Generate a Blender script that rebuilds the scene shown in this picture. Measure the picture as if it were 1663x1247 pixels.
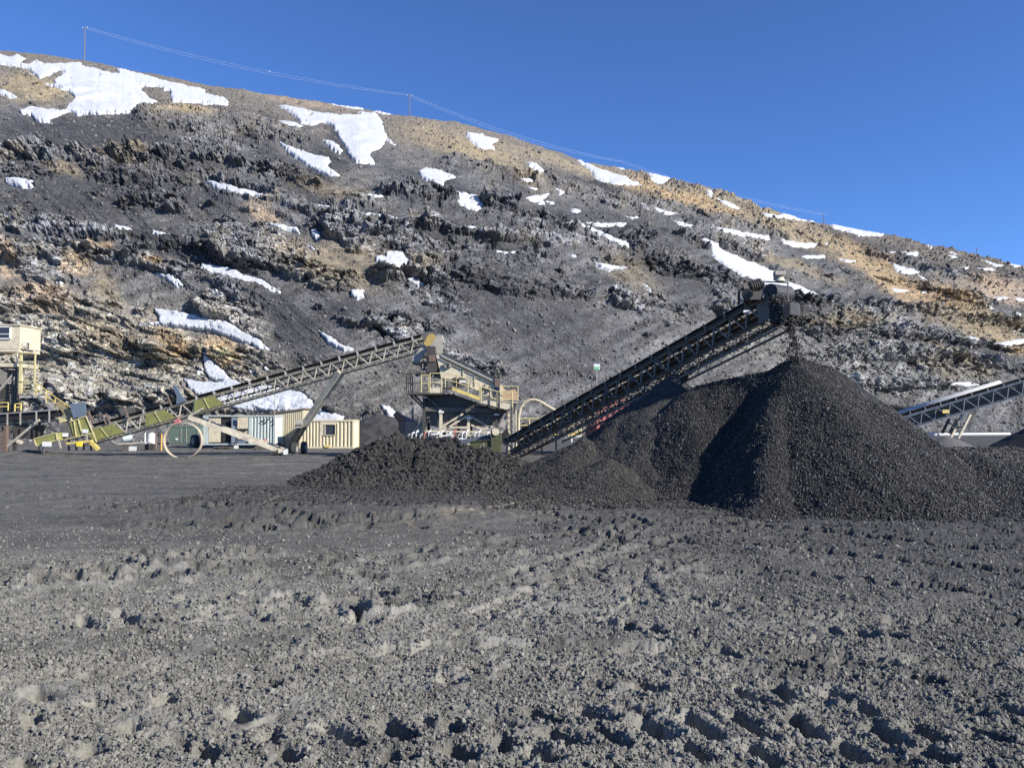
import bpy, bmesh, math, random
import numpy as np
from mathutils import Vector, Matrix

for _o in list(bpy.data.objects):
    bpy.data.objects.remove(_o)
sc = bpy.context.scene
col = sc.collection
random.seed(7)
RNG = np.random.default_rng(11)

# ------------------------------------------------------------------ camera
F = 1256.0                      # focal length in pixels of the 1663 px wide photograph
CAMZ = 3.0
PITCH = math.atan((675 - 623.5) / F)
cd = bpy.data.cameras.new('camera')
cam = bpy.data.objects.new('camera', cd)
col.objects.link(cam)
cd.sensor_width = 36.0
cd.lens = F / 1663.0 * 36.0
cd.clip_start = 0.1
cd.clip_end = 5000.0
cam.location = (0, 0, CAMZ)
cam.rotation_euler = (math.pi / 2 + PITCH, 0, 0)
sc.camera = cam

# ------------------------------------------------------------------ sky and sun
SUN_EL = math.radians(30)
SUN_AZ = math.radians(60)       # from behind the camera (-Y) towards the right (+X)
sun_dir = Vector((math.cos(SUN_EL) * math.sin(SUN_AZ), -math.cos(SUN_EL) * math.cos(SUN_AZ), math.sin(SUN_EL)))
world = bpy.data.worlds.new('World')
sc.world = world
world.use_nodes = True
wn = world.node_tree.nodes
wn.clear()
w_out = wn.new('ShaderNodeOutputWorld')
w_bg = wn.new('ShaderNodeBackground')
w_sky = wn.new('ShaderNodeTexSky')
w_sky.sky_type = 'NISHITA'
w_sky.sun_disc = False
w_sky.sun_elevation = SUN_EL
w_sky.sun_rotation = math.pi - SUN_AZ
w_sky.altitude = 2500
w_sky.air_density = 1.0
w_sky.dust_density = 0.0
w_sky.ozone_density = 6.0
w_bg.inputs['Strength'].default_value = 0.127
w_tint = wn.new('ShaderNodeMix'); w_tint.data_type = 'RGBA'; w_tint.blend_type = 'MULTIPLY'
w_tint.inputs[0].default_value = 1.0
w_tint.inputs[7].default_value = (0.60, 0.74, 0.95, 1)        # the deep blue of thin mountain air
world.node_tree.links.new(w_sky.outputs[0], w_tint.inputs[6])
world.node_tree.links.new(w_tint.outputs[2], w_bg.inputs[0])
world.node_tree.links.new(w_bg.outputs[0], w_out.inputs[0])
sd = bpy.data.lights.new('sun', 'SUN')
sd.energy = 5.0
sd.angle = math.radians(0.5)
sd.color = (1.0, 0.95, 0.86)
sun = bpy.data.objects.new('sun', sd)
col.objects.link(sun)
sun.rotation_euler = sun_dir.to_track_quat('Z', 'Y').to_euler()
sun.location = (30, -30, 60)
vs = sc.view_settings
vs.view_transform = 'Standard'
vs.look = 'None'
vs.exposure = 0.7
vs.gamma = 1.0
vs.use_curve_mapping = False
sc.cycles.max_bounces = 5
sc.cycles.diffuse_bounces = 2
sc.cycles.glossy_bounces = 2
sc.cycles.use_denoising = False


def at(px, py, Y):
    """the point at world depth Y that the photograph shows at pixel px, py"""
    x = (px - 831.5) / F
    y = (623.5 - py) / F
    dy = math.cos(PITCH) - math.sin(PITCH) * y
    dz = math.sin(PITCH) + math.cos(PITCH) * y
    return Vector((x / dy * Y, Y, CAMZ + dz / dy * Y))


def ray(px, py):
    x = (px - 831.5) / F
    y = (623.5 - py) / F
    dy = math.cos(PITCH) - math.sin(PITCH) * y
    dz = math.sin(PITCH) + math.cos(PITCH) * y
    return x / dy, dz / dy


def gp(px, py, z=0.0):
    a, b = ray(px, py)
    Y = (z - CAMZ) / b
    return (a * Y, Y)


# ------------------------------------------------------------------ numpy noise
def _h(ix, iy, seed):
    h = (ix.astype(np.int64) * 374761393 + iy.astype(np.int64) * 668265263 + seed * 1442695041) & 0xFFFFFFFF
    h = ((h ^ (h >> 13)) * 1274126177) & 0xFFFFFFFF
    h = ((h ^ (h >> 16)) * 2246822519) & 0xFFFFFFFF
    return ((h ^ (h >> 15)) & 0xFFFFFF).astype(np.float32) / 16777216.0


def gnoise(x, y, seed=0):
    ix = np.floor(x); iy = np.floor(y)
    fx = (x - ix).astype(np.float32); fy = (y - iy).astype(np.float32)
    ix = ix.astype(np.int64); iy = iy.astype(np.int64)
    u = fx * fx * fx * (fx * (fx * 6 - 15) + 10)
    v = fy * fy * fy * (fy * (fy * 6 - 15) + 10)
    def g(dx, dy):
        a = _h(ix + dx, iy + dy, seed) * (2 * math.pi)
        return np.cos(a) * (fx - dx) + np.sin(a) * (fy - dy)
    a = g(0, 0); b = g(1, 0); c = g(0, 1); d = g(1, 1)
    return 1.41 * ((a * (1 - u) + b * u) * (1 - v) + (c * (1 - u) + d * u) * v)


def fbm(x, y, seed=0, octv=5, gain=0.5):
    s = 0; a = 1.0; t = 0; k = 1.0
    for i in range(octv):
        s = s + a * gnoise(x * k + 17.3 * i, y * k - 9.1 * i, seed + i)
        t += a; a *= gain; k *= 2.03
    return s / t


def ridged(x, y, seed=0, octv=5, gain=0.55):
    s = 0; a = 1.0; t = 0; k = 1.0
    for i in range(octv):
        s = s + a * (1 - 2 * np.abs(gnoise(x * k + 31.7 * i, y * k + 5.3 * i, seed + i)))
        t += a; a *= gain; k *= 2.07
    return s / t


def cell(x, y, seed=0):
    """cellular noise: distance to the nearest point, distance to the second, random value of the cell, local offset"""
    ix = np.floor(x).astype(np.int64); iy = np.floor(y).astype(np.int64)
    d1 = np.full(x.shape, 9.0, np.float32); d2 = d1.copy(); r = d1 * 0
    ox = d1 * 0; oy = d1 * 0
    for dx in (-1, 0, 1):
        for dy in (-1, 0, 1):
            cx = ix + dx; cy = iy + dy
            vx = (cx + _h(cx, cy, seed) - x).astype(np.float32)
            vy = (cy + _h(cx, cy, seed + 7) - y).astype(np.float32)
            d = np.sqrt(vx * vx + vy * vy)
            nr = d < d1
            d2 = np.where(nr, d1, np.minimum(d2, d))
            r = np.where(nr, _h(cx, cy, seed + 13), r)
            ox = np.where(nr, vx, ox); oy = np.where(nr, vy, oy)
            d1 = np.where(nr, d, d1)
    return d1, d2, r, ox, oy


def facets(x, y, seed=0):
    """tilted angular blocks: each cell is a plane of its own height and tilt"""
    d1, d2, r, ox, oy = cell(x, y, seed)
    tx = np.sin(r * 91.7); ty = np.cos(r * 57.3)
    return (r - 0.5) + 0.9 * (tx * ox + ty * oy) - 0.35 * np.exp(-((d2 - d1) / 0.08) ** 2)


def sstep(a, b, x):
    t = np.clip((x - a) / (b - a), 0, 1)
    return t * t * (3 - 2 * t)


def poly_sd(px, py, poly):
    """signed distance (positive inside) of points to a polygon"""
    P = np.array(poly, float)
    best = np.full(px.shape, 1e9)
    inside = np.zeros(px.shape, bool)
    n = len(P)
    for i in range(n):
        x0, y0 = P[i]; x1, y1 = P[(i + 1) % n]
        ex, ey = x1 - x0, y1 - y0
        L = ex * ex + ey * ey + 1e-9
        t = np.clip(((px - x0) * ex + (py - y0) * ey) / L, 0, 1)
        best = np.minimum(best, (px - x0 - t * ex) ** 2 + (py - y0 - t * ey) ** 2)
        c = ((y0 > py) != (y1 > py)) & (px < (x1 - x0) * (py - y0) / (y1 - y0 + 1e-12) + x0)
        inside ^= c
    d = np.sqrt(best)
    return np.where(inside, d, -d)


# ------------------------------------------------------------------ materials
MATS = {}


def nt_of(name):
    m = bpy.data.materials.new(name)
    m.use_nodes = True
    nt = m.node_tree
    return m, nt, nt.nodes['Principled BSDF']


def mix_rgb(nt, a, b, fac, blend='MIX'):
    n = nt.nodes.new('ShaderNodeMix'); n.data_type = 'RGBA'; n.blend_type = blend
    for s, v in ((n.inputs[0], fac), (n.inputs[6], a), (n.inputs[7], b)):
        if isinstance(v, bpy.types.NodeSocket):
            nt.links.new(v, s)
        elif isinstance(v, (tuple, list)):
            s.default_value = tuple(v) + ((1,) if len(v) == 3 else ())
        else:
            s.default_value = v
    return n.outputs[2]


def noise_fac(nt, scale, detail=4, rough=0.6, lo=0.35, hi=0.65, coord='Object', stretch=None):
    tc = nt.nodes.new('ShaderNodeTexCoord')
    src = tc.outputs[coord]
    if stretch:
        mp = nt.nodes.new('ShaderNodeMapping'); mp.inputs['Scale'].default_value = stretch
        nt.links.new(src, mp.inputs[0]); src = mp.outputs[0]
    n = nt.nodes.new('ShaderNodeTexNoise')
    n.inputs['Scale'].default_value = scale
    n.inputs['Detail'].default_value = detail
    n.inputs['Roughness'].default_value = rough
    nt.links.new(src, n.inputs['Vector'])
    r = nt.nodes.new('ShaderNodeMapRange')
    r.inputs[1].default_value = lo; r.inputs[2].default_value = hi
    nt.links.new(n.outputs[0], r.inputs[0])
    return r.outputs[0]


def bump(nt, bs, height, strength=0.5, dist=0.02):
    b = nt.nodes.new('ShaderNodeBump')
    b.inputs['Strength'].default_value = strength
    b.inputs['Distance'].default_value = dist
    nt.links.new(height, b.inputs['Height'])
    nt.links.new(b.outputs[0], bs.inputs['Normal'])


def paint(name, base, dirt=(0.10, 0.095, 0.085), amount=0.5, rough=0.6, metal=0.0, scale=3.0, rust=None):
    """worn, dusty paint or steel: base colour, larger dirt stains, fine speckle, streaks"""
    if name in MATS:
        return MATS[name]
    m, nt, bs = nt_of(name)
    f1 = noise_fac(nt, scale, 6, 0.65, 0.42, 0.72)
    f2 = noise_fac(nt, scale * 9, 3, 0.6, 0.45, 0.8)
    f3 = noise_fac(nt, scale * 2.2, 4, 0.6, 0.5, 0.75, stretch=(1, 1, 0.18))
    c = mix_rgb(nt, base, dirt, _scaled(nt, f1, amount))
    c = mix_rgb(nt, c, tuple(x * 0.55 for x in base), _scaled(nt, f2, 0.5 * amount))
    c = mix_rgb(nt, c, rust or tuple(0.5 * (x + y) for x, y in zip(base, dirt)), _scaled(nt, f3, amount * 0.8))
    nt.links.new(c, bs.inputs['Base Color'])
    bs.inputs['Roughness'].default_value = rough
    bs.inputs['Metallic'].default_value = metal
    bump(nt, bs, f2, 0.25, 0.004)
    MATS[name] = m
    return m


def _scaled(nt, sock, k):
    n = nt.nodes.new('ShaderNodeMath'); n.operation = 'MULTIPLY'; n.use_clamp = True
    nt.links.new(sock, n.inputs[0]); n.inputs[1].default_value = k
    return n.outputs[0]


def vcol_mat(name, scales=(0.6, 4.0), var=0.45, rough=0.95, bumps=(0.6, 0.1), spec=0.3, attr='tint', fine=12.0, joints=False):
    """albedo held per vertex (a property of the rock or soil), broken up by procedural grain"""
    m, nt, bs = nt_of(name)
    a = nt.nodes.new('ShaderNodeAttribute'); a.attribute_name = attr
    f1 = noise_fac(nt, scales[0], 8, 0.7, 0.3, 0.7)
    f2 = noise_fac(nt, scales[1], 6, 0.7, 0.3, 0.7)
    d = nt.nodes.new('ShaderNodeMapRange'); d.inputs[3].default_value = 1 - var; d.inputs[4].default_value = 1 + var
    mm = nt.nodes.new('ShaderNodeMath'); mm.operation = 'MULTIPLY_ADD'
    nt.links.new(f1, mm.inputs[0]); mm.inputs[1].default_value = 0.5
    s2 = _scaled(nt, f2, 0.5); nt.links.new(s2, mm.inputs[2])
    nt.links.new(mm.outputs[0], d.inputs[0])
    vm = nt.nodes.new('ShaderNodeVectorMath'); vm.operation = 'SCALE'
    nt.links.new(a.outputs['Color'], vm.inputs[0]); nt.links.new(d.outputs[0], vm.inputs['Scale'])
    nt.links.new(vm.outputs[0], bs.inputs['Base Color'])
    bs.inputs['Roughness'].default_value = rough
    bs.inputs['Specular IOR Level'].default_value = spec
    f3 = noise_fac(nt, fine, 6, 0.75, 0.2, 0.8)
    h_out = f3
    if joints:                      # cracked rock: dark open joints where the vertex alpha says bare crag
        col_in = vm.outputs[0]
        tc = nt.nodes.new('ShaderNodeTexCoord')
        wn_ = nt.nodes.new('ShaderNodeTexNoise'); wn_.inputs['Scale'].default_value = .5; wn_.inputs['Detail'].default_value = 5
        nt.links.new(tc.outputs['Object'], wn_.inputs['Vector'])
        mx_ = nt.nodes.new('ShaderNodeVectorMath'); mx_.operation = 'MULTIPLY_ADD'; mx_.inputs[1].default_value = (2.2, 2.2, 2.2)
        nt.links.new(wn_.outputs['Color'], mx_.inputs[0]); nt.links.new(tc.outputs['Object'], mx_.inputs[2])
        mp = nt.nodes.new('ShaderNodeMapping'); mp.inputs['Scale'].default_value = (.42, .25, .8); mp.inputs['Rotation'].default_value = (0, .35, 0)
        nt.links.new(mx_.outputs[0], mp.inputs[0])
        tot = None
        for sc_, wd in ((1.0, .07), (2.6, .10)):
            vo = nt.nodes.new('ShaderNodeTexVoronoi'); vo.feature = 'DISTANCE_TO_EDGE'; vo.inputs['Scale'].default_value = sc_
            nt.links.new(mp.outputs[0], vo.inputs['Vector'])
            r = nt.nodes.new('ShaderNodeMapRange'); r.inputs[1].default_value = 0; r.inputs[2].default_value = wd; r.inputs[3].default_value = .52; r.inputs[4].default_value = 1
            nt.links.new(vo.outputs['Distance'], r.inputs[0])
            if tot is None: tot = r.outputs[0]
            else:
                q_ = nt.nodes.new('ShaderNodeMath'); q_.operation = 'MULTIPLY'; nt.links.new(tot, q_.inputs[0]); nt.links.new(r.outputs[0], q_.inputs[1]); tot = q_.outputs[0]
        vc = nt.nodes.new('ShaderNodeTexVoronoi'); vc.inputs['Scale'].default_value = 2.6
        nt.links.new(mp.outputs[0], vc.inputs['Vector'])
        cr_ = nt.nodes.new('ShaderNodeSeparateColor'); nt.links.new(vc.outputs['Color'], cr_.inputs[0])
        cm = nt.nodes.new('ShaderNodeMapRange'); cm.inputs[3].default_value = .72; cm.inputs[4].default_value = 1.38; nt.links.new(cr_.outputs[0], cm.inputs[0])
        q_ = nt.nodes.new('ShaderNodeMath'); q_.operation = 'MULTIPLY'; nt.links.new(tot, q_.inputs[0]); nt.links.new(cm.outputs[0], q_.inputs[1])
        v2 = nt.nodes.new('ShaderNodeVectorMath'); v2.operation = 'SCALE'; nt.links.new(col_in, v2.inputs[0]); nt.links.new(q_.outputs[0], v2.inputs['Scale'])
        nt.links.new(mix_rgb(nt, col_in, v2.outputs[0], a.outputs['Alpha']), bs.inputs['Base Color'])
        ad = nt.nodes.new('ShaderNodeMath'); ad.operation = 'MULTIPLY_ADD'; nt.links.new(tot, ad.inputs[0]); ad.inputs[1].default_value = 1.2; nt.links.new(f3, ad.inputs[2]); h_out = ad.outputs[0]
    bump(nt, bs, h_out, bumps[0], bumps[1])
    MATS[name] = m
    return m


# ------------------------------------------------------------------ object helpers
def setp(o, label=None, cat=None, group=None, kind=None):
    if label: o['label'] = label
    if cat: o['category'] = cat
    if group: o['group'] = group
    if kind: o['kind'] = kind
    return o


def raw_mesh(name, verts, faces, mat=None, smooth=False, parent=None):
    me = bpy.data.meshes.new(name)
    v = np.asarray(verts, np.float32); f = np.asarray(faces, np.int32)
    k = f.shape[1]
    me.vertices.add(len(v)); me.vertices.foreach_set('co', v.ravel())
    me.loops.add(f.size); me.loops.foreach_set('vertex_index', f.ravel())
    me.polygons.add(len(f))
    me.polygons.foreach_set('loop_start', np.arange(0, f.size, k, dtype=np.int32))
    me.polygons.foreach_set('use_smooth', np.full(len(f), smooth))
    me.update(calc_edges=True)
    o = bpy.data.objects.new(name, me)
    if mat: me.materials.append(mat)
    col.objects.link(o)
    if parent: o.parent = parent
    return o


def grid_faces(nr, nc, keep=None):
    i = np.arange(nr * nc).reshape(nr, nc)
    f = np.stack([i[:-1, :-1], i[:-1, 1:], i[1:, 1:], i[1:, :-1]], -1).reshape(-1, 4)
    if keep is not None:
        k = keep.ravel()
        f = f[k[f].any(1)]
    return f


def compact(v, f, *attrs):
    u, inv = np.unique(f.ravel(), return_inverse=True)
    return (v[u], inv.reshape(f.shape)) + tuple(a[u] for a in attrs)


def set_tint(o, rgb, name='tint', alpha=None):
    ca = o.data.color_attributes.new(name, 'FLOAT_COLOR', 'POINT')
    a = np.ones((len(rgb), 4), np.float32); a[:, :3] = rgb
    if alpha is not None: a[:, 3] = alpha
    ca.data.foreach_set('color', a.ravel())


def scatter(name, pts, size, mat, parent=None, squash=0.55, jitter=0.35, sub=1, tint=None):
    """very many loose stones: real geometry, one small angular rock put on every point"""
    me = bpy.data.meshes.new(name)
    me.vertices.add(len(pts)); me.vertices.foreach_set('co', np.asarray(pts, np.float32).ravel())
    at_ = me.attributes.new('size', 'FLOAT', 'POINT'); at_.data.foreach_set('value', np.asarray(size, np.float32))
    o = bpy.data.objects.new(name, me); col.objects.link(o)
    if parent: o.parent = parent
    o['kind'] = 'stuff'
    ng = bpy.data.node_groups.new(name + '_nodes', 'GeometryNodeTree')
    ng.interface.new_socket('Geometry', in_out='INPUT', socket_type='NodeSocketGeometry')
    ng.interface.new_socket('Geometry', in_out='OUTPUT', socket_type='NodeSocketGeometry')
    N = ng.nodes; L = ng.links
    gi = N.new('NodeGroupInput'); go = N.new('NodeGroupOutput')
    ico = N.new('GeometryNodeMeshIcoSphere'); ico.inputs['Radius'].default_value = 1.0; ico.inputs['Subdivisions'].default_value = sub
    sp = N.new('GeometryNodeSetPosition')
    nz = N.new('ShaderNodeTexNoise'); nz.inputs['Scale'].default_value = 1.3
    vm = N.new('ShaderNodeVectorMath'); vm.operation = 'SUBTRACT'; vm.inputs[1].default_value = (.5, .5, .5)
    vm2 = N.new('ShaderNodeVectorMath'); vm2.operation = 'SCALE'; vm2.inputs['Scale'].default_value = 1.6
    L.new(nz.outputs['Color'], vm.inputs[0]); L.new(vm.outputs[0], vm2.inputs[0]); L.new(vm2.outputs[0], sp.inputs['Offset'])
    L.new(ico.outputs['Mesh'], sp.inputs['Geometry'])
    sm = N.new('GeometryNodeSetMaterial'); sm.inputs['Material'].default_value = mat
    L.new(sp.outputs[0], sm.inputs[0])
    iop = N.new('GeometryNodeInstanceOnPoints')
    L.new(gi.outputs[0], iop.inputs['Points']); L.new(sm.outputs[0], iop.inputs['Instance'])
    rr = N.new('FunctionNodeRandomValue'); rr.data_type = 'FLOAT_VECTOR'; rr.inputs[1].default_value = (6.28, 6.28, 6.28)
    L.new(rr.outputs[0], iop.inputs['Rotation'])
    rs = N.new('FunctionNodeRandomValue'); rs.data_type = 'FLOAT_VECTOR'; rs.inputs[8].default_value = 5
    rs.inputs[0].default_value = (1 - jitter, squash, 1 - jitter); rs.inputs[1].default_value = (1 + jitter, 1.0, 1.1)
    na = N.new('GeometryNodeInputNamedAttribute'); na.data_type = 'FLOAT'; na.inputs['Name'].default_value = 'size'
    sc2 = N.new('ShaderNodeVectorMath'); sc2.operation = 'SCALE'
    L.new(rs.outputs[0], sc2.inputs[0]); L.new(na.outputs[0], sc2.inputs['Scale']); L.new(sc2.outputs[0], iop.inputs['Scale'])
    L.new(iop.outputs[0], go.inputs[0])
    md = o.modifiers.new('stones', 'NODES'); md.node_group = ng
    return o


def stone_mat(name, a, b, rough=0.8, spec=0.3, glint=None):
    m, nt, bs = nt_of(name)
    oi = nt.nodes.new('ShaderNodeObjectInfo')
    c = mix_rgb(nt, a, b, oi.outputs['Random'])
    if glint:
        r = nt.nodes.new('ShaderNodeMapRange'); r.inputs[1].default_value = glint[1]; r.inputs[2].default_value = 1.0
        m2 = nt.nodes.new('ShaderNodeMath'); m2.operation = 'FRACT'
        m3 = nt.nodes.new('ShaderNodeMath'); m3.operation = 'MULTIPLY'; m3.inputs[1].default_value = 37.7
        nt.links.new(oi.outputs['Random'], m3.inputs[0]); nt.links.new(m3.outputs[0], m2.inputs[0]); nt.links.new(m2.outputs[0], r.inputs[0])
        c = mix_rgb(nt, c, glint[0], r.outputs[0])
    nt.links.new(c, bs.inputs['Base Color'])
    bs.inputs['Roughness'].default_value = rough
    bs.inputs['Specular IOR Level'].default_value = spec
    MATS[name] = m
    return m
# ------------------------------------------------------------------ the mountainside
CREST = [(-200, 60), (0, 74), (60, 80), (125, 90), (200, 105), (300, 125), (400, 142), (500, 157), (600, 173), (662, 183), (740, 193),
         (820, 214), (900, 240), (950, 259), (1000, 268), (1050, 276), (1120, 295), (1180, 310), (1240, 335), (1300, 353), (1343, 362),
         (1440, 379), (1500, 394), (1560, 407), (1600, 416), (1663, 432), (1760, 455), (1860, 480)]
_cx, _cy = zip(*CREST)
_bx = [-200, 0, 575, 831, 1050, 1300, 1663, 1860]
_bY = [88, 88, 86, 95, 110, 140, 185, 215]
_kx = [-200, 0, 662, 1000, 1343, 1663, 1860]
_kY = [285, 285, 315, 350, 390, 430, 450]

NCO, NRO = 1310, 400
upx = np.linspace(-170, 1830, NCO)[None, :].repeat(NRO, 0)
vv = (np.linspace(-0.05, 1, NRO) ** 1.0)[:, None].repeat(NCO, 1)
Yb = np.interp(upx, _bx, _bY); Yc = np.interp(upx, _kx, _kY)
cpy = np.interp(upx, _cx, _cy)
crag_top = np.interp(upx, [0, 990, 1040, 1250, 1300, 1400, 1460, 1860], [0.15, 0.2, 1, 1, .4, .25, 1, 1])
cpy = cpy + fbm(upx / 60., upx * 0, 3, 5) * 3.0
tc = (675 - cpy) / F                     # tangent of the elevation at the crest
tb = -CAMZ / Yb                          # at the foot
tt = tb + (tc - tb) * vv
S1 = (tc - tb) / (1 - Yb / Yc)
w_ = np.clip(vv, 0, 1)
bendk = 0.30 * np.sin(math.pi * w_) * (1 - 0.4 * w_)
S = S1 * (1 + bendk)
q = np.clip((tt - tb) / S, -0.2, 0.92)
Yh = Yb / (1 - q)
PXG = upx
PYG = 675 - tt * F
X0 = (PXG - 831.5) / F * Yh


def blob(cx, cy, rx, ry, ang=0, warp=1.0):
    a = math.radians(ang); c, s = math.cos(a), math.sin(a)
    dx = WX - cx; dy = WY - cy
    u = (dx * c + dy * s) / rx; v = (-dx * s + dy * c) / ry
    return np.exp(-(u * u + v * v) ** 1.5 * 0.9)


WX = PXG + 26 * fbm(PXG / 70., PYG / 50., 21, 5)
WY = PYG + 17 * fbm(PXG / 60., PYG / 42., 31, 5)

# benches cut into the wall: talus, cliff, ledge, again and again
NB = 7.5
ph = vv * NB + 0.55 * fbm(X0 / 70., X0 * 0 + 2, 41, 3) + 0.22 * fbm(X0 / 14., vv * 9, 42, 3)
fr = ph - np.floor(ph)
g = np.interp(fr, [0, .12, .5, .9, .93, 1.0], [0, .22, .52, .60, .93, 1.0])
bench_amt = np.clip(0.75 + 0.9 * fbm(X0 / 40., vv * 6 + 5, 43, 3), 0.15, 1) * sstep(0, 0.12, vv) * (1 - 0.7 * sstep(0.82, 1.0, vv)) * (1 - sstep(.985, 1, vv))
dYdv = np.gradient(Yh, axis=0) / (vv[1, 0] - vv[0, 0])
Yh = Yh + (g - fr) * dYdv / NB * 0.85 * bench_amt
cliff = sstep(.45, .55, fr) * (1 - sstep(.88, .93, fr))

# talus (smooth) zones and crag zones
TALUS = [(170, 205, 120, 26, 5, 1), (470, 520, 85, 45, 52, 1), (560, 235, 55, 24, 55, 1), (870, 520, 150, 75, 40, 1), (1370, 415, 120, 24, 22, 1),
         (1450, 455, 70, 20, 30, 1), (90, 330, 120, 30, 8, .8), (260, 385, 50, 22, 10, .8), (500, 320, 60, 32, 30, .9), (650, 255, 80, 30, 15, 1),
         (800, 225, 130, 20, 18, .8), (760, 345, 140, 22, 8, .6), (1060, 470, 110, 40, 30, .8), (1260, 540, 120, 36, 38, 1), (620, 610, 110, 55, 0, .9), (250, 480, 90, 18, 45, .9),
         (1200, 570, 110, 45, 0, .9), (330, 420, 90, 14, 12, 1), (640, 180, 600, 22, 14, .5), (900, 330, 80, 18, 20, .7), (1330, 455, 110, 18, 20, .8), (1640, 600, 60, 30, 40, .8),
         (1450, 640, 80, 30, 20, .5), (1560, 545, 70, 12, 15, .8), (60, 150, 70, 18, 10, .9)]
tal = np.zeros_like(PXG)
for (cx_, cy_, rx_, ry_, an_, st_) in TALUS:
    tal = np.maximum(tal, st_ * blob(cx_, cy_, rx_, ry_, an_))
tal = np.clip(tal + 0.25 * (1 - cliff) + 0.35 * fbm(PXG / 90., PYG / 50., 55, 4) - 0.15, 0, 1)
tal = sstep(0.25, 0.75, tal)
CRAG = [(320, 225, 110, 30, 8), (230, 285, 90, 42, 12), (40, 270, 70, 24, 5), (120, 372, 230, 20, 7), (80, 430, 60, 34, 10), (410, 400, 100, 34, 10), (640, 395, 110, 34, 16), (700, 320, 70, 18, 10), (560, 330, 60, 16, 10),
        (1010, 395, 110, 22, 14), (960, 303, 60, 12, 16), (1110, 345, 110, 14, 16), (850, 360, 90, 16, 10), (800, 440, 90, 20, 18), (1200, 500, 70, 26, 30), (1480, 560, 200, 44, 12), (1390, 600, 120, 40, 15), (1560, 500, 100, 24, 20),
        (1340, 380, 110, 16, 14), (1480, 420, 110, 16, 16), (200, 570, 260, 60, 16), (60, 640, 160, 50, 5), (380, 520, 70, 30, 35), (690, 470, 90, 22, 24), (520, 450, 60, 18, 15), (640, 540, 60, 24, 10), (300, 178, 60, 14, 5), (760, 232, 60, 10, 14),
        (900, 460, 50, 14, 20), (1060, 500, 70, 20, 20), (1180, 390, 80, 14, 14), (1650, 420, 100, 20, 14), (460, 290, 50, 20, 20), (1110, 440, 70, 14, 14), (350, 300, 70, 16, 10), (740, 590, 60, 16, 10), (1240, 440, 50, 8, 20)]
cr_ = np.zeros_like(PXG)
for (cx_, cy_, rx_, ry_, an_) in CRAG:
    cr_ = np.maximum(cr_, blob(cx_, cy_, rx_, ry_, an_))
cr_ = cr_ + .55 * fbm(PXG / 38., PYG / 20., 56, 6, .58) + .18 * cliff
LEDGES = [[(-170, 215), (0, 236), (130, 250), (200, 276), (330, 290)], [(330, 286), (520, 334), (680, 362), (830, 380), (960, 392)], [(-170, 345), (0, 352), (250, 384), (330, 396), (430, 412)],
          [(-170, 395), (0, 393), (130, 402), (330, 442), (455, 478)], [(600, 300), (740, 318), (870, 330)], [(820, 345), (930, 360), (1030, 400), (1130, 412)], [(900, 288), (1000, 318), (1160, 350), (1300, 372)],
          [(1200, 470), (1360, 496), (1480, 498), (1600, 520), (1830, 560)], [(1300, 372), (1420, 404), (1520, 440), (1663, 462), (1830, 490)], [(560, 372), (700, 392), (820, 412), (900, 420)], [(180, 240), (330, 252), (420, 262)],
          [(200, 170), (300, 176), (420, 190), (520, 230)], [(600, 440), (760, 455), (900, 480)], [(1380, 560), (1500, 566), (1663, 590)], [(-170, 540), (60, 520), (200, 540), (300, 580)], [(700, 250), (820, 276), (930, 292)]]
led_h = np.zeros_like(PXG); led_c = np.zeros_like(PXG); led_t = np.zeros_like(PXG)
lw1 = 7 * fbm(PXG / 40., PYG / 60., 58, 5, .6) + 3 * facets(PXG / 16., PYG / 30., 60)
for li, P_ in enumerate(LEDGES):
    xs_, ys_ = zip(*P_)
    yl = np.interp(PXG, xs_, ys_) + lw1
    on = sstep(xs_[0] - 5, xs_[0] + 35, PXG) * (1 - sstep(xs_[-1] - 35, xs_[-1] + 5, PXG))
    hgt = 17 + 7 * math.sin(li * 2.3)
    d = PYG - yl
    led_h = np.maximum(led_h, on * sstep(-1.0, 1.5, d) * np.clip(1 - d / (hgt * 1.7), 0, 1) ** .8)
    led_c = np.maximum(led_c, on * sstep(-2, 2, d) * (1 - sstep(hgt * .7, hgt * 1.2, d)))
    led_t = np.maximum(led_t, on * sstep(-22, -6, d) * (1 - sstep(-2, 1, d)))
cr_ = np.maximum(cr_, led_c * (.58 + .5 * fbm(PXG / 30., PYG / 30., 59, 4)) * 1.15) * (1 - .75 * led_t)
crag = sstep(.26, .60, cr_) * (1 - .5 * tal) * (1 - .78 * sstep(.80, .92, vv + .04 * fbm(PXG / 80., PYG / 40., 57, 3)))
tal = 1 - crag

X0 = (PXG - 831.5) / F * Yh
Z0 = CAMZ + tt * Yh
P0 = np.stack([X0, Yh, Z0], -1)
du = np.gradient(P0, axis=1); dv = np.gradient(P0, axis=0)
nrm = np.cross(du, dv)
nrm /= np.linalg.norm(nrm, axis=-1, keepdims=True) + 1e-9
ker = 9
for _ in range(2):      # smooth normals
    nrm = (nrm + np.roll(nrm, 3, 0) + np.roll(nrm, -3, 0) + np.roll(nrm, 3, 1) + np.roll(nrm, -3, 1))
    nrm /= np.linalg.norm(nrm, axis=-1, keepdims=True) + 1e-9

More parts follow.
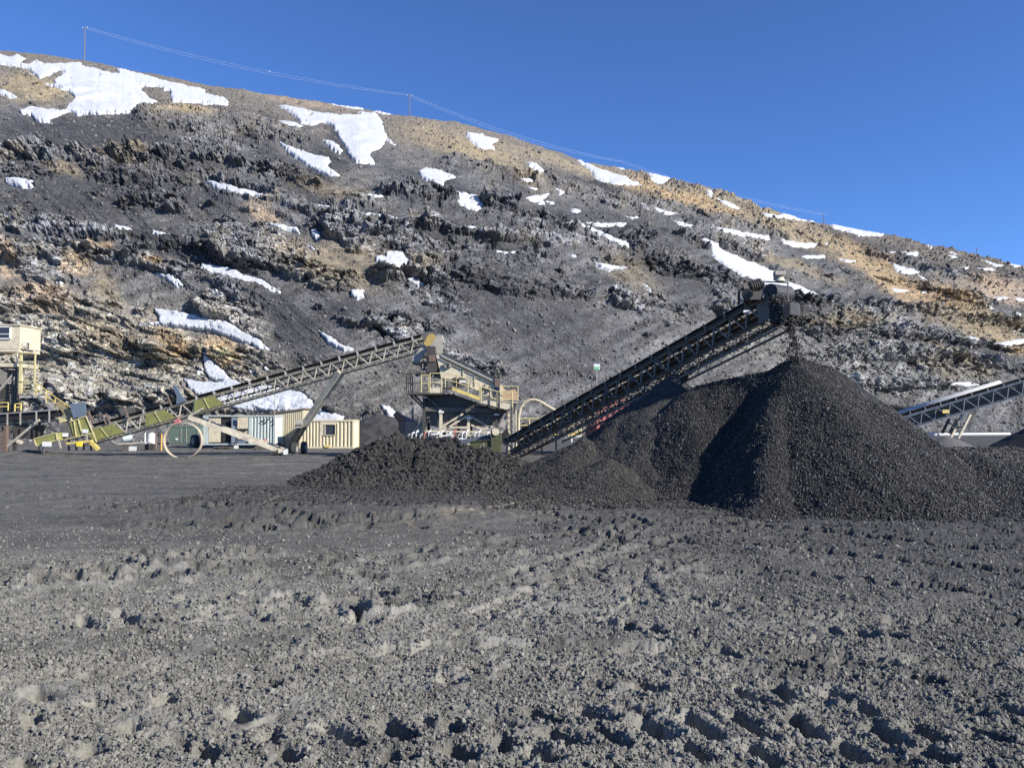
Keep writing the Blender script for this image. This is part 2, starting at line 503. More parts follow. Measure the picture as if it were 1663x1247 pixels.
# slope coordinates in metres, strata dipping to the lower right in the lower left face
sa = X0 + 0.15 * Yh; sb = Z0 * 1.25 + Yh * 0.25
dip = np.clip(blob(230, 570, 330, 110, 10) + .0, 0, 1)
ca_, sa_ = math.cos(math.radians(-24)), math.sin(math.radians(-24))
ra = sa * ca_ + sb * sa_; rb = -sa * sa_ + sb * ca_
wob = fbm(sa / 9., sb / 9., 61, 4) * 3.0
nrm = nrm * .6 + np.array((0.0, -0.8, 0.0))    # rock breaks outwards rather than upwards
nrm /= np.linalg.norm(nrm, axis=-1, keepdims=True)
dist = Yh / 120.0                        # coarser blocks further off, as the eye picks them out
big = ridged(sa / 22., sb / 15., 71, 6, 0.55)
blk = facets((sa + wob) / 4.6, (sb + wob * .6) / 3.6, 73) + 0.55 * facets((sa - wob) / 1.9, (sb + wob) / 1.5, 77)
blk2 = facets((sa + wob * .5) / 0.95, (sb - wob * .5) / 0.8, 79)
strat = facets((ra + wob * .4) / 6.5, (rb + wob * .25) / 1.15, 81) + 0.5 * facets((ra - wob * .3) / 2.6, (rb + wob * .2) / .55, 83)
gul = ridged(sa / 6.5 + .12 * sb, sb / 30., 85, 4, 0.5)
blkm = facets((sa * .92 + sb * .4 + wob * .5) / 2.3, (sb * .92 - sa * .4 + wob * .4) / 1.25, 75)
h_crag = 1.5 * big + (1.15 * blk + .55 * blkm) * (1 - dip) + .80 * strat * dip + 0.14 * blk2 + .9
h_tal = 0.75 * gul + 0.32 * fbm(sa / 3., sb / 3., 87, 5) + 0.07 * blk2
edge = sstep(0.0, 0.03, vv) * (1 - .55 * sstep(.93, 1.0, vv))
hh = (1.9 * led_h + h_crag * crag * (0.75 + .5 * cliff) + h_tal * tal) * edge * (0.75 + 0.25 * dist)
rim = crag_top * sstep(.86, .985, vv)
hh = hh + rim * (1.3 * blk + .8 * blk2 + 1.0 * big + .3)
P1 = P0 + nrm * hh[..., None]

# ---- snow: outlines in photograph pixels
def zz(ox, oy, s, pts):
    return [(ox + x / s, oy + y / s) for x, y in pts]
SNOW = []
def S_(ox, oy, s, *polys):
    for p in polys:
        SNOW.append(zz(ox, oy, s, p))
S_(0, 30, 3.96,
   [(-80, 190), (0, 215), (60, 200), (110, 225), (60, 250), (150, 262), (180, 235), (230, 260), (370, 255), (465, 250), (480, 275), (560, 290), (640, 315), (720, 325), (700, 285), (760, 300), (900, 335), (1050, 380), (1150, 400),
    (1280, 430), (1290, 455), (1400, 480), (1440, 510), (1430, 530), (1330, 525), (1200, 515), (1080, 510), (1060, 440), (960, 405), (850, 410), (870, 440), (930, 490), (980, 515), (900, 520), (870, 530), (820, 560),
    (815, 590), (680, 590), (560, 592), (470, 598), (400, 580), (330, 600), (280, 635), (290, 650), (200, 640), (150, 600), (90, 590), (90, 570), (160, 545), (280, 565), (380, 570), (430, 510), (440, 490),
    (400, 440), (340, 425), (260, 400), (250, 390), (330, 400), (290, 375), (370, 320), (330, 300), (250, 340), (200, 350), (150, 320), (130, 290), (0, 270), (-80, 260)],
   [(8, 1020), (60, 1025), (185, 1040), (180, 1075), (100, 1075), (10, 1050)], [(-50, 430), (0, 448), (75, 485), (0, 480), (-50, 470)],
   [(965, 782), (1060, 805), (1195, 838), (1170, 847), (1050, 825)], [(1300, 1038), (1420, 1070), (1740, 1150), (1720, 1165), (1450, 1130), (1340, 1080)],
   [(1530, 578), (1590, 588), (1700, 625), (1600, 612)])
S_(400, 100, 3.96,
   [(185, 258), (280, 265), (420, 300), (580, 320), (640, 315), (720, 322), (710, 300), (810, 305), (850, 340), (865, 400), (880, 450), (945, 520), (880, 490), (850, 540), (790, 560), (780, 590), (810, 640), (740, 640),
    (700, 630), (640, 570), (600, 500), (570, 440), (540, 400), (480, 380), (420, 400), (330, 370), (300, 330), (240, 290)],
   [(0, 315), (60, 338), (180, 362), (280, 366), (345, 395), (270, 405), (300, 427), (200, 400), (120, 368), (30, 342)],
   [(195, 500), (250, 530), (330, 560), (420, 590), (520, 605), (525, 630), (510, 670), (590, 722), (520, 718), (430, 695), (330, 620), (240, 555)],
   [(485, 485), (540, 500), (600, 555), (590, 575), (550, 560), (500, 515)], [(1095, 700), (1150, 672), (1230, 685), (1350, 735), (1260, 755), (1270, 792), (1200, 785), (1130, 740)],
   [(1410, 438), (1500, 445), (1615, 485), (1570, 515), (1600, 550), (1500, 545), (1450, 510), (1430, 480)],
   [(1320, 822), (1400, 840), (1480, 855), (1500, 910), (1535, 940), (1480, 968), (1400, 945), (1350, 920), (1350, 880)],
   [(390, 918), (560, 950), (700, 972), (850, 993), (1030, 1018), (1010, 1032), (860, 1022), (700, 1003), (570, 993), (560, 968), (420, 935)],
   [(690, 840), (780, 850), (910, 868), (780, 866)], [(110, 1040), (200, 1042), (320, 1068), (332, 1094), (200, 1083)], [(405, 1085), (440, 1080), (478, 1125), (440, 1150), (415, 1110)],
   [(1275, 1055), (1400, 1070), (1600, 1083), (1600, 1108), (1400, 1093)], [(800, 285), (870, 298), (950, 312), (850, 308)], [(530, 243), (740, 276), (735, 284), (640, 268)])
S_(800, 180, 3.78,
   [(525, 283), (600, 315), (700, 355), (820, 395), (935, 450), (800, 442), (700, 430), (640, 395), (600, 350)], [(215, 298), (270, 315), (315, 350), (305, 368), (240, 335)],
   [(150, 405), (240, 420), (250, 445), (200, 435)], [(220, 455), (270, 472), (255, 482)], [(378, 468), (445, 493), (420, 505)], [(185, 535), (240, 515), (350, 503), (300, 540), (320, 565), (240, 550)],
   [(330, 545), (380, 560), (360, 566)], [(830, 558), (930, 573), (1050, 613), (1165, 640), (1100, 645), (1020, 632), (950, 592)], [(485, 598), (550, 610), (500, 618)],
   [(825, 645), (910, 654), (860, 663)], [(575, 676), (700, 688), (830, 683), (800, 700), (650, 702)],
   [(410, 690), (465, 690), (470, 665), (510, 695), (600, 720), (700, 770), (830, 815), (855, 850), (790, 840), (700, 800), (600, 750), (500, 710)],
   [(1115, 672), (1230, 705), (1215, 722), (1140, 697)], [(1360, 710), (1500, 738), (1700, 768), (1700, 790), (1500, 767), (1370, 732)],
   [(1255, 775), (1300, 785), (1385, 820), (1390, 840), (1500, 885), (1663, 960), (1790, 1020), (1760, 1060), (1663, 1040), (1540, 1010), (1440, 950), (1370, 900), (1340, 860), (1345, 840)],
   [(0, 878), (100, 873), (205, 860), (150, 887), (30, 897)], [(455, 881), (520, 893), (500, 900)], [(618, 925), (700, 945), (830, 960), (720, 980), (640, 950)],
   [(860, 325), (940, 332), (950, 362), (900, 352)], [(965, 358), (1050, 383), (1100, 403), (1050, 442), (980, 417)], [(1325, 475), (1360, 478), (1358, 532), (1330, 500)], [(1380, 528), (1450, 548), (1530, 590), (1480, 588)],
   [(60, 742), (115, 765), (90, 768)], [(770, 335), (830, 340), (800, 350)], [(910, 742), (950, 752), (945, 762)], [(930, 1060), (960, 1080), (985, 1120)])
S_(1220, 300, 3.465,
   [(0, 430), (130, 490), (130, 540), (210, 545), (330, 592), (430, 645), (495, 680), (440, 678), (330, 625), (230, 588), (140, 570), (60, 550), (0, 515)],
   [(0, 286), (100, 288), (112, 310), (0, 302)], [(160, 306), (260, 320), (385, 330), (360, 350), (280, 347), (200, 332)], [(420, 328), (450, 320), (430, 339)], [(300, 398), (420, 396), (420, 410), (320, 410)],
   [(505, 413), (600, 428), (540, 432)], [(60, 156), (180, 163), (180, 148), (300, 172), (420, 208), (300, 192), (200, 182), (100, 174)], [(450, 210), (600, 228), (770, 260), (755, 282), (620, 282), (560, 257), (480, 242)],
   [(680, 356), (718, 375), (700, 383)], [(725, 378), (955, 374), (955, 396), (780, 396)], [(775, 433), (850, 463), (900, 478), (970, 490), (900, 505), (830, 483)], [(1000, 456), (1050, 473), (1100, 512), (1060, 502), (1010, 478)],
   [(940, 502), (998, 538), (970, 532)], [(805, 584), (900, 594), (850, 603)], [(965, 606), (1005, 594), (975, 611)], [(1122, 386), (1178, 410), (1150, 415)], [(1142, 376), (1188, 393), (1160, 395)],
   [(1002, 338), (1038, 344), (1025, 360)], [(1205, 462), (1240, 464), (1225, 471)], [(1285, 467), (1390, 472), (1320, 481)], [(1305, 422), (1435, 454), (1400, 460)], [(1282, 598), (1355, 632), (1320, 632)],
   [(1385, 632), (1462, 634), (1400, 645)], [(1320, 683), (1368, 700), (1350, 705)], [(1330, 888), (1400, 893), (1580, 862), (1580, 892), (1400, 910)], [(1218, 858), (1282, 868), (1250, 883)],
   [(1450, 833), (1580, 805), (1580, 825)], [(1100, 1123), (1190, 1115), (1275, 1127), (1210, 1143)], [(1492, 713), (1533, 735), (1520, 742)], [(1500, 636), (1580, 650), (1500, 645)], [(1455, 436), (1570, 465), (1500, 458)])
S_(0, 330, 3.78,
   [(-60, 62), (0, 70), (120, 90), (40, 100), (-60, 92)], [(610, 155), (680, 155), (690, 135), (780, 150), (828, 190), (750, 182), (680, 172)], [(935, 168), (1000, 185), (1042, 212), (960, 214), (908, 195)],
   [(920, 433), (990, 450), (1040, 450), (1100, 480), (1128, 522), (1060, 507), (1000, 467)],
   [(1220, 400), (1240, 372), (1330, 385), (1440, 415), (1500, 450), (1600, 475), (1700, 540), (1720, 560), (1640, 545), (1587, 520), (1500, 505), (1400, 475), (1300, 440), (1230, 425)],
   [(1290, 535), (1340, 548), (1400, 580), (1350, 570)],
   [(935, 645), (1000, 660), (1090, 670), (1200, 690), (1300, 730), (1400, 740), (1480, 790), (1587, 850), (1650, 900), (1600, 905), (1500, 870), (1400, 830), (1300, 790), (1180, 775), (1080, 762), (1000, 752), (850, 756), (850, 750), (980, 738), (970, 690)],
   [(1270, 895), (1295, 960), (1355, 1010), (1430, 1090), (1400, 1110), (1300, 1090), (1270, 1050), (1262, 960)], [(1130, 1085), (1250, 1110), (1430, 1110), (1587, 1180), (1587, 1260), (1400, 1240), (1250, 1180), (1180, 1160)],
   [(330, 500), (388, 490), (360, 508)])
S_(240, 520, 4.62,
   [(280, 445), (420, 478), (560, 490), (640, 450), (750, 500), (950, 505), (1050, 528), (1180, 570), (1230, 620), (1310, 680), (1400, 712), (1480, 728), (1440, 800), (1300, 800), (1100, 790), (1170, 720), (900, 700),
    (780, 700), (650, 675), (480, 660), (430, 610), (330, 540)],
   [(1280, 80), (1340, 115), (1400, 150), (1480, 210), (1545, 220), (1480, 242), (1350, 190)], [(870, 340), (918, 380), (880, 387)], [(750, 378), (805, 410), (775, 415)])
S_(400, 330, 3.96,
   [(900, 314), (1015, 328), (1030, 370), (1080, 425), (1000, 430), (975, 450), (880, 410), (830, 370), (820, 348), (890, 350)], [(1008, 483), (1100, 500), (1143, 540), (1100, 552), (1030, 517)],
   [(663, 568), (752, 561), (752, 612), (710, 622), (670, 602)], [(1565, 320), (1663, 316), (1700, 325), (1663, 357), (1610, 347)], [(372, 258), (438, 305), (410, 295)], [(575, 525), (600, 530), (590, 545)])
S_(560, 520, 4.797, [(270, 672), (340, 678), (415, 735), (430, 810), (340, 775)])

SX = PXG + 6.5 * fbm(PXG / 16., PYG / 9., 91, 5, .65)
SY = PYG + 3.6 * fbm(PXG / 12., PYG / 7., 93, 5, .65)
snow_sd = np.full(PXG.shape, -60.0)
for poly in SNOW:
    P = np.array(poly)
    x0, y0 = P.min(0) - 14; x1, y1 = P.max(0) + 14
    m = (SX > x0) & (SX < x1) & (SY > y0) & (SY < y1)
    if m.any():
        snow_sd[m] = np.maximum(snow_sd[m], poly_sd(SX[m], SY[m], poly))
# rock islands that stick out of the large snowfields
for (cx_, cy_, rx_, ry_, an_) in [(103, 122, 7, 4, 10), (200, 150, 4, 2, 0), (178, 149, 6, 2, 0), (150, 116, 3, 1.5, 0), (497, 181, 6, 2.4, 0), (520, 200, 12, 4, 25)]:
    snow_sd = snow_sd - 14 * np.exp(-(((PXG - cx_) / rx_) ** 2 + ((PYG - cy_) / ry_) ** 2))
snow_sd = snow_sd - 11.0 * np.maximum(0, fbm(PXG / 6., PYG / 3.6, 95, 4) - .16) * (1 - sstep(5, 16, snow_sd)) + 1.3
snow_m = sstep(-1.0, 1.4, snow_sd)

# rock lies calmer where snow fills it
P1 = P0 + nrm * (hh * (1 - 0.72 * sstep(-4, 3, snow_sd)) - 0.25 * sstep(-1, 2, snow_sd))[..., None]

# ---- rock albedo
C = lambda *a: np.array(a, float)
base = C(.128, .132, .144)[None, None] * np.ones(PXG.shape + (1,))
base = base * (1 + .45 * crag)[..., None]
n1 = fbm(PXG / 55., PYG / 34., 101, 6, .6); n2 = fbm(PXG / 12., PYG / 8., 103, 5, .6); n3 = fbm(sa / 2.2, sb / 1.8, 105, 4, .6)
def mixc(c, w):
    global base
    base = base * (1 - w[..., None]) + np.array(c)[None, None] * w[..., None]
mixc((.185, .168, .140), sstep(-.05, .4, n1 + .4 * n2) * .8)
mixc((.062, .064, .072), sstep(-.02, .4, -n1 + .35 * n2) * .8)
up = sstep(.80, .96, vv + .05 * n1)
mixc((.165, .150, .132), up * .8)
mixc((.30, .278, .232), np.clip(blob(190, 575, 300, 95, 8) * 1.3, 0, 1) * (.75 + .5 * n2))
mixc((.235, .225, .205), np.clip(blob(620, 630, 110, 50, 0) + blob(1215, 565, 110, 45, 0), 0, 1) * .85)
mixc((.195, .198, .195), np.clip(blob(1430, 590, 200, 70, 10), 0, 1) * .7)
fa, fb = sa * .77 + sb * .64, -sa * .64 + sb * .77
streak = fbm(fa / 34., fb / 2.6, 107, 5, .6)
tl = np.clip(tal * sstep(.05, .3, 1 - vv) * (1 - np.clip(blob(200, 590, 260, 90, 8), 0, 1)), 0, 1)
mixc((.112, .114, .122), tl * (.55 + .5 * n1))
base = base * (1 + 1.35 * streak * tl)[..., None]
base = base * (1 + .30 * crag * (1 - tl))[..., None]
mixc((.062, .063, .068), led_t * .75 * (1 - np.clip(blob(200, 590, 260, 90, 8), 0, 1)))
DARK = [(120, 215, 170, 24, 5, .9), (180, 300, 160, 26, 8, .7), (560, 480, 60, 60, 50, .5), (760, 470, 110, 40, 45, .5), (170, 200, 110, 24, 5, .75), (465, 520, 75, 34, 52, .95), (562, 225, 50, 20, 57, .9), (880, 520, 150, 80, 40, .6), (520, 250, 40, 20, 50, .9), (700, 290, 60, 12, 10, .6), (420, 240, 60, 20, 30, .6), (340, 330, 60, 20, 20, .6), (150, 330, 90, 16, 5, .8), (1370, 408, 120, 20, 20, .75), (1440, 448, 75, 18, 30, .7), (740, 335, 120, 20, 8, .5),
        (100, 340, 120, 24, 8, .6), (250, 385, 50, 22, 10, .7), (500, 305, 55, 30, 30, .8), (1080, 440, 90, 40, 30, .6), (1290, 500, 110, 30, 35, .6), (330, 420, 80, 12, 14, .9), (960, 300, 60, 10, 10, .8),
        (50, 290, 70, 30, 0, .5), (1000, 360, 160, 16, 10, .5), (900, 240, 10, 5, 0, .2), (230, 245, 90, 22, 8, .5), (840, 300, 60, 16, 25, .5), (290, 275, 120, 30, 8, .4)]
for (a, b, c, d, e, s) in DARK:
    mixc((.060, .062, .070), np.clip(blob(a, b, c, d, e) * s * 1.35 * (1 + .35 * n2), 0, 1))
OCH = [(45, 138, 62, 22, 5, .9, 0), (296, 178, 46, 13, 4, .9, 0), (770, 240, 75, 20, 14, .85, 0), (690, 212, 45, 18, 15, .5, 0), (830, 270, 70, 14, 30, .5, 0), (1110, 322, 120, 11, 17, .8, 1), (950, 270, 70, 6, 20, .6, 0), (1290, 376, 66, 15, 14, .85, 0),
       (1400, 425, 60, 12, 38, .8, 1), (1440, 440, 20, 20, 45, .7, 1), (1548, 492, 46, 22, 25, 1.0, 1), (1450, 460, 36, 10, 30, .8, 2), (1620, 470, 60, 16, 12, .8, 2), (1610, 520, 70, 12, 18, .8, 0),
       (122, 436, 22, 14, -10, 1., 2), (14, 428, 26, 26, 0, .9, 2), (75, 488, 55, 22, 10, .7, 2), (175, 470, 36, 20, 60, .6, 0), (285, 560, 46, 20, 32, .9, 1), (362, 575, 32, 22, 50, .8, 1), (190, 560, 110, 16, 24, .6, 0),
       (428, 345, 34, 12, 12, .8, 2), (520, 430, 90, 30, 20, .55, 0), (540, 310, 60, 14, 10, .4, 0), (1400, 520, 40, 10, 10, .7, 0), (1640, 560, 60, 12, 20, .7, 1), (255, 437, 22, 6, 10, .8, 1), (160, 404, 16, 7, 0, .8, 1),
       (1250, 335, 90, 8, 20, .6, 0), (1180, 330, 160, 10, 17, .6, 0), (1350, 400, 90, 14, 30, .5, 0), (1470, 470, 70, 20, 35, .6, 1), (1600, 540, 70, 16, 20, .7, 0), (1330, 525, 60, 10, 5, .6, 0), (1560, 590, 60, 14, 30, .5, 0), (880, 250, 90, 8, 20, .4, 0), (180, 260, 60, 12, 20, .35, 0), (600, 420, 90, 20, 10, .35, 0), (660, 440, 50, 20, 0, .35, 0), (1020, 440, 60, 24, 30, .35, 0), (1290, 430, 80, 10, 20, .5, 0), (1520, 600, 40, 12, 30, .4, 0), (230, 255, 20, 6, 0, .5, 0), (100, 275, 30, 8, 10, .5, 0), (480, 160, 80, 8, 10, .4, 2)]
for (a, b, c, d, e, s, k) in OCH:
    colr = [(.270, .228, .160), (.350, .262, .165), (.330, .262, .200)][k]
    mixc(colr, np.clip(blob(a, b, c, d, e) * s * 1.3 * (1 + .6 * n2 + .4 * n3), 0, 1))
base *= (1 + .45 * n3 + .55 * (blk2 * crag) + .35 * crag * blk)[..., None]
base = np.clip(base * np.array((1.36, 1.33, 1.27)), .02, .6)

# a rim beyond the crest so the mountain has a back
back = []
for k, (dy_, dz_) in enumerate([(12, -1.0), (60, -9.0), (200, -70.0)]):
    r_ = P1[-1].copy(); sc_ = (r_[:, 1] + dy_) / r_[:, 1]
    r_[:, 0] *= sc_; r_[:, 1] += dy_; r_[:, 2] += dz_
    back.append(r_)
PA = np.concatenate([P1, np.stack(back)], 0)
CA = np.concatenate([base, np.stack([base[-1]] * 3)], 0)
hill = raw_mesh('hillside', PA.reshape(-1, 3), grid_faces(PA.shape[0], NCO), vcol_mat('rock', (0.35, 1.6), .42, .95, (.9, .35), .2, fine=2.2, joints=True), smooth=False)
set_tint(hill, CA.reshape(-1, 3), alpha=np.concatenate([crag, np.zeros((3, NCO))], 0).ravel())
setp(hill, kind='structure')

# snow sheet: calmer than the rock, dips below it outside the patches
snow_h = hh * .22 + 0.10 * fbm(sa / 5., sb / 2.5, 111, 4) + (sstep(-2.5, 3.5, snow_sd) - .42) * 1.5
PS = P0 + nrm * snow_h[..., None]
sm_, snt, sbs = nt_of('snow')
fs = noise_fac(snt, .35, 8, .7, .48, .75)
snt.links.new(mix_rgb(snt, (.47, .485, .51), (.30, .29, .28), _scaled(snt, fs, .5)), sbs.inputs['Base Color'])
sbs.inputs['Roughness'].default_value = .8
sbs.inputs['Specular IOR Level'].default_value = .2
bump(snt, sbs, noise_fac(snt, 1.6, 5, .6, .2, .8, stretch=(1, 1, 2)), .5, .25)
fS, = [grid_faces(NRO, NCO, snow_sd > -1.2)]
vS, fS = compact(PS.reshape(-1, 3), fS)
snow = raw_mesh('snow_cover', vS, fS, sm_, smooth=True)
setp(snow, kind='stuff')
snow['label'] = 'white snow left in patches on the ledges and gullies of the mountainside'
# ------------------------------------------------------------------ yard ground
def seg_track(X, Y, pts, w, sp, depth, slant=0.45, stag=0.5, duty=.42, seed=0, rut=.03):
    """tyre print: staggered slanted lug holes in the soft ground along a path (metres)"""
    out = np.zeros_like(X)
    P = np.array(pts, float)
    s0 = 0
    bx0, by0 = P.min(0) - w; bx1, by1 = P.max(0) + w
    m = (X > bx0) & (X < bx1) & (Y > by0) & (Y < by1)
    x = X[m]; y = Y[m]
    bd = np.full(x.shape, 1e9); bs = np.zeros_like(x); bl = np.zeros_like(x)
    for i in range(len(P) - 1):
        e = P[i + 1] - P[i]; L = np.hypot(*e); e = e / L
        t = np.clip((x - P[i, 0]) * e[0] + (y - P[i, 1]) * e[1], 0, L)
        qx = x - P[i, 0] - t * e[0]; qy = y - P[i, 1] - t * e[1]
        d = np.hypot(qx, qy); side = qx * -e[1] + qy * e[0]
        k = d < bd
        bd = np.where(k, d, bd); bs = np.where(k, s0 + t, bs); bl = np.where(k, side, bl)
        s0 += L
    nj = .10 * fbm(x * 3., y * 3., seed + 5, 3)
    a = np.abs(bl) + nj * .6
    inside = 1 - sstep(w / 2 - .05, w / 2 + .02, a)
    fr_ = (bs + (bl if slant > 5 else a) * (slant if slant < 5 else slant - 9) + (bl > 0) * sp * stag + nj * .35) / sp
    jid = np.floor(fr_)
    f_ = np.abs(fr_ - jid - .5)
    rnd = _h(jid.astype(np.int64), (bl > 0).astype(np.int64), seed)
    lug = (1 - sstep(duty / 2 - .05, duty / 2 + .03, f_)) * sstep(.02, .07, a) * inside * (.6 + .5 * rnd)
    fade = sstep(.0, .3, .5 + fbm(x / 1.4, y / 1.4, seed + 9, 3) * 1.3)
    out[m] = -(lug * depth + inside * rut) * fade + .035 * np.exp(-((a - w / 2 - .08) / .07) ** 2) * fade
    return out


def ground_h(X, Y):
    near = 1 - sstep(16, 40, Y)
    smooth_left = sstep(14, 22, Y) * (1 - sstep(-3, 1.5, X - .05 * Y)) * .75       # graded, drier part
    rough = (1 - smooth_left)
    h = .10 * fbm(X / 6., Y / 4., 201, 4) * near + .06 * fbm(X / 1.6, Y / 1.6, 203, 4) * rough * near
    wx = X + .12 * fbm(X * 1.5, Y * 1.5, 205, 3); wy = Y + .12 * fbm(X * 1.5, Y * 1.5, 207, 3)
    n = np.clip(.55 + 1.3 * fbm(X / 1.1, Y / 1.1, 209, 4), 0.05, 1.2)
    h += .034 * facets(wx * 4.5, wy * 4.5, 211) * n * rough * near
    h += .040 * facets(wx * 2.7, wy * 2.7, 210) * n * rough * near * sstep(7, 11, Y)
    h += .032 * facets(wx * 9.5, wy * 9.5, 213) * n * rough * near
    nn = 1 - sstep(9, 20, Y)
    h += .018 * facets(wx * 21, wy * 21, 215) * nn * rough
    h += .014 * ridged(X * 14, Y * 14, 217, 3) * nn * rough
    return h, n, rough


def trk(*p):
    return [gp(a, b) for a, b in p]
PITS = [(883, 1168, 50, 25), (963, 1163, 46, 25), (1033, 1158, 44, 14), (973, 1113, 24, 10), (1065, 1193, 52, 32), (1140, 1188, 66, 32), (1218, 1186, 68, 36), (1236, 1142, 46, 18), (1271, 1126, 40, 42), (1306, 1186, 62, 38),
        (1198, 1126, 18, 40), (910, 1206, 40, 30), (980, 1196, 30, 24), (1005, 1212, 24, 15), (1053, 1116, 32, 15), (1411, 1161, 46, 35), (1444, 1203, 54, 35), (1361, 1131, 34, 20), (1571, 1161, 50, 8), (1599, 1131, 60, 4),
        (990, 1015, 30, 28), (1020, 1022, 20, 25), (1063, 1025, 22, 30), (1358, 1030, 24, 20), (1401, 1033, 24, 24), (1446, 1033, 26, 18), (551, 1202, 62, 26), (641, 1192, 46, 30), (741, 1189, 26, 50), (818, 1182, 34, 15),
        (467, 1232, 32, 20), (334, 1232, 40, 25), (289, 1214, 26, 10), (437, 1207, 20, 80), (744, 1232, 34, 20), (644, 1239, 34, 10), (694, 1182, 20, 20), (818, 1217, 22, 40), (389, 1164, 26, 30), (442, 1112, 22, 15),
        (769, 1094, 36, 8), (729, 1107, 20, 10), (65, 1137, 34, 20), (52, 1174, 16, 60), (155, 1147, 20, 15), (267, 1139, 16, 60), (270, 1107, 16, 10), (1500, 1200, 46, 30), (1380, 1226, 50, 34), (1240, 1232, 50, 30), (1130, 1228, 44, 30),
        (1520, 1240, 44, 30), (1600, 1200, 44, 20), (880, 1236, 40, 25), (1505, 1105, 40, 10), (1650, 1160, 44, 15), (1180, 1060, 26, 20), (1280, 1075, 30, 24), (1460, 1080, 34, 15), (150, 1225, 26, 20), (40, 1240, 26, 20), (210, 1190, 18, 30),
        (620, 960, 30, 10), (700, 975, 34, 10), (590, 1005, 30, 8), (420, 1002, 32, 18), (205, 1001, 36, 20), (140, 1013, 34, 20), (230, 1022, 26, 12), (312, 985, 40, 8), (415, 970, 34, 6), (480, 974, 30, 10), (65, 955, 20, 10),
        (540, 935, 30, 5), (600, 938, 30, 5), (520, 915, 28, 5), (560, 905, 30, 5), (640, 915, 30, 5), (690, 905, 30, 5), (720, 890, 30, 5), (780, 870, 28, 5), (815, 900, 30, 5), (870, 905, 30, 5), (580, 990, 20, 40), (630, 985, 20, 10)]
for zx, zy in ((50, 378), (110, 390), (130, 412), (200, 380), (235, 403), (300, 368), (325, 385), (345, 412), (390, 355), (425, 372), (460, 405), (470, 343), (525, 362), (495, 360), (545, 332), (580, 398), (615, 326), (655, 342),
               (660, 365), (730, 328), (785, 324), (810, 302), (850, 318), (20, 430), (10, 470), (240, 420), (750, 360), (765, 390), (690, 318), (440, 325)):
    PITS.append((zx / 2.0036, 740 + zy / 2.0036, 30, 4))


def pits(X, Y):
    h = np.zeros_like(X)
    wob = .035 * fbm(X * 6, Y * 6, 283, 3)
    for i, (cx_, cy_, L_, an) in enumerate(PITS):
        an = math.radians(an); dx = L_ / 2 * math.cos(an); dy_ = L_ / 2 * math.sin(an)
        a = gp(cx_ - dx, cy_ - dy_); b = gp(cx_ + dx, cy_ + dy_)
        w = .075 + .012 * (a[1] + b[1]) / 2 * .5
        x0, x1 = min(a[0], b[0]) - w * 3, max(a[0], b[0]) + w * 3; y0, y1 = min(a[1], b[1]) - w * 3, max(a[1], b[1]) + w * 3
        m = (X > x0) & (X < x1) & (Y > y0) & (Y < y1)
        if not m.any(): continue
        x = X[m]; y = Y[m]; ex, ey = b[0] - a[0], b[1] - a[1]; LL = ex * ex + ey * ey
        L_m = math.sqrt(LL); u = ((x - a[0]) * ex + (y - a[1]) * ey) / L_m - L_m / 2; v = (-(x - a[0]) * ey + (y - a[1]) * ex) / L_m
        wj = w * (.72 + .3 * ((i * 37) % 10) / 10)
        qx = np.abs(u) - (L_m / 2 - wj * .4); qy = np.abs(v)
        d = np.where(qx > 0, (np.maximum(qx, 0) ** 4 + qy ** 4) ** .25, qy) * w / wj + wob[m]
        h[m] += -(.15 if a[1] < 12 else .26) * (1 - sstep(.80 * w, 1.12 * w, d)) + (.03 if a[1] < 12 else .085) * np.exp(-((d - 1.7 * w) / (.5 * w)) ** 2)
    return h


TRACKS = [
    (trk((-40, 955), (300, 930), (560, 905), (800, 880), (980, 860), (1200, 845)), .62, .46, .13, .6, .5),
    (trk((250, 1010), (500, 985), (760, 955), (1000, 930), (1240, 925), (1500, 950)), .62, .46, .13, .7, .5),
    (trk((1120, 905), (1020, 935), (1050, 970), (1250, 1000), (1500, 1012), (1720, 1010)), .62, .46, .13, -.8, .5),
    (trk((860, 835), (1000, 850), (1150, 848), (1350, 862), (1500, 880), (1720, 900)), .72, .50, .18, .8, .5),
    (trk((900, 855), (1040, 880), (1280, 890), (1500, 915), (1720, 935)), .72, .50, .18, .8, .5),
    (trk((100, 1105), (420, 1080), (760, 1052), (1100, 1060), (1400, 1075), (1720, 1085)), .6, .44, .08, -.8, .5),
    (trk((840, 800), (960, 818), (1040, 850), (980, 890), (860, 930)), .62, .46, .14, .8, .5),
    (trk((1240, 850), (1120, 870), (1010, 900), (900, 950), (760, 1010)), .62, .46, .12, -.8, .5),
    (trk((-40, 800), (200, 812), (420, 800), (560, 812)), .7, .5, .08, .7, .5),
    (trk((-40, 860), (160, 850), (400, 862), (600, 850)), .7, .5, .08, .7, .5),
    (trk((520, 800), (640, 822), (800, 826), (980, 800)), .7, .55, .16, .6, .5),
    (trk((560, 790), (480, 800), (420, 828), (520, 850), (700, 842)), .7, .55, .18, .6, .5),
]


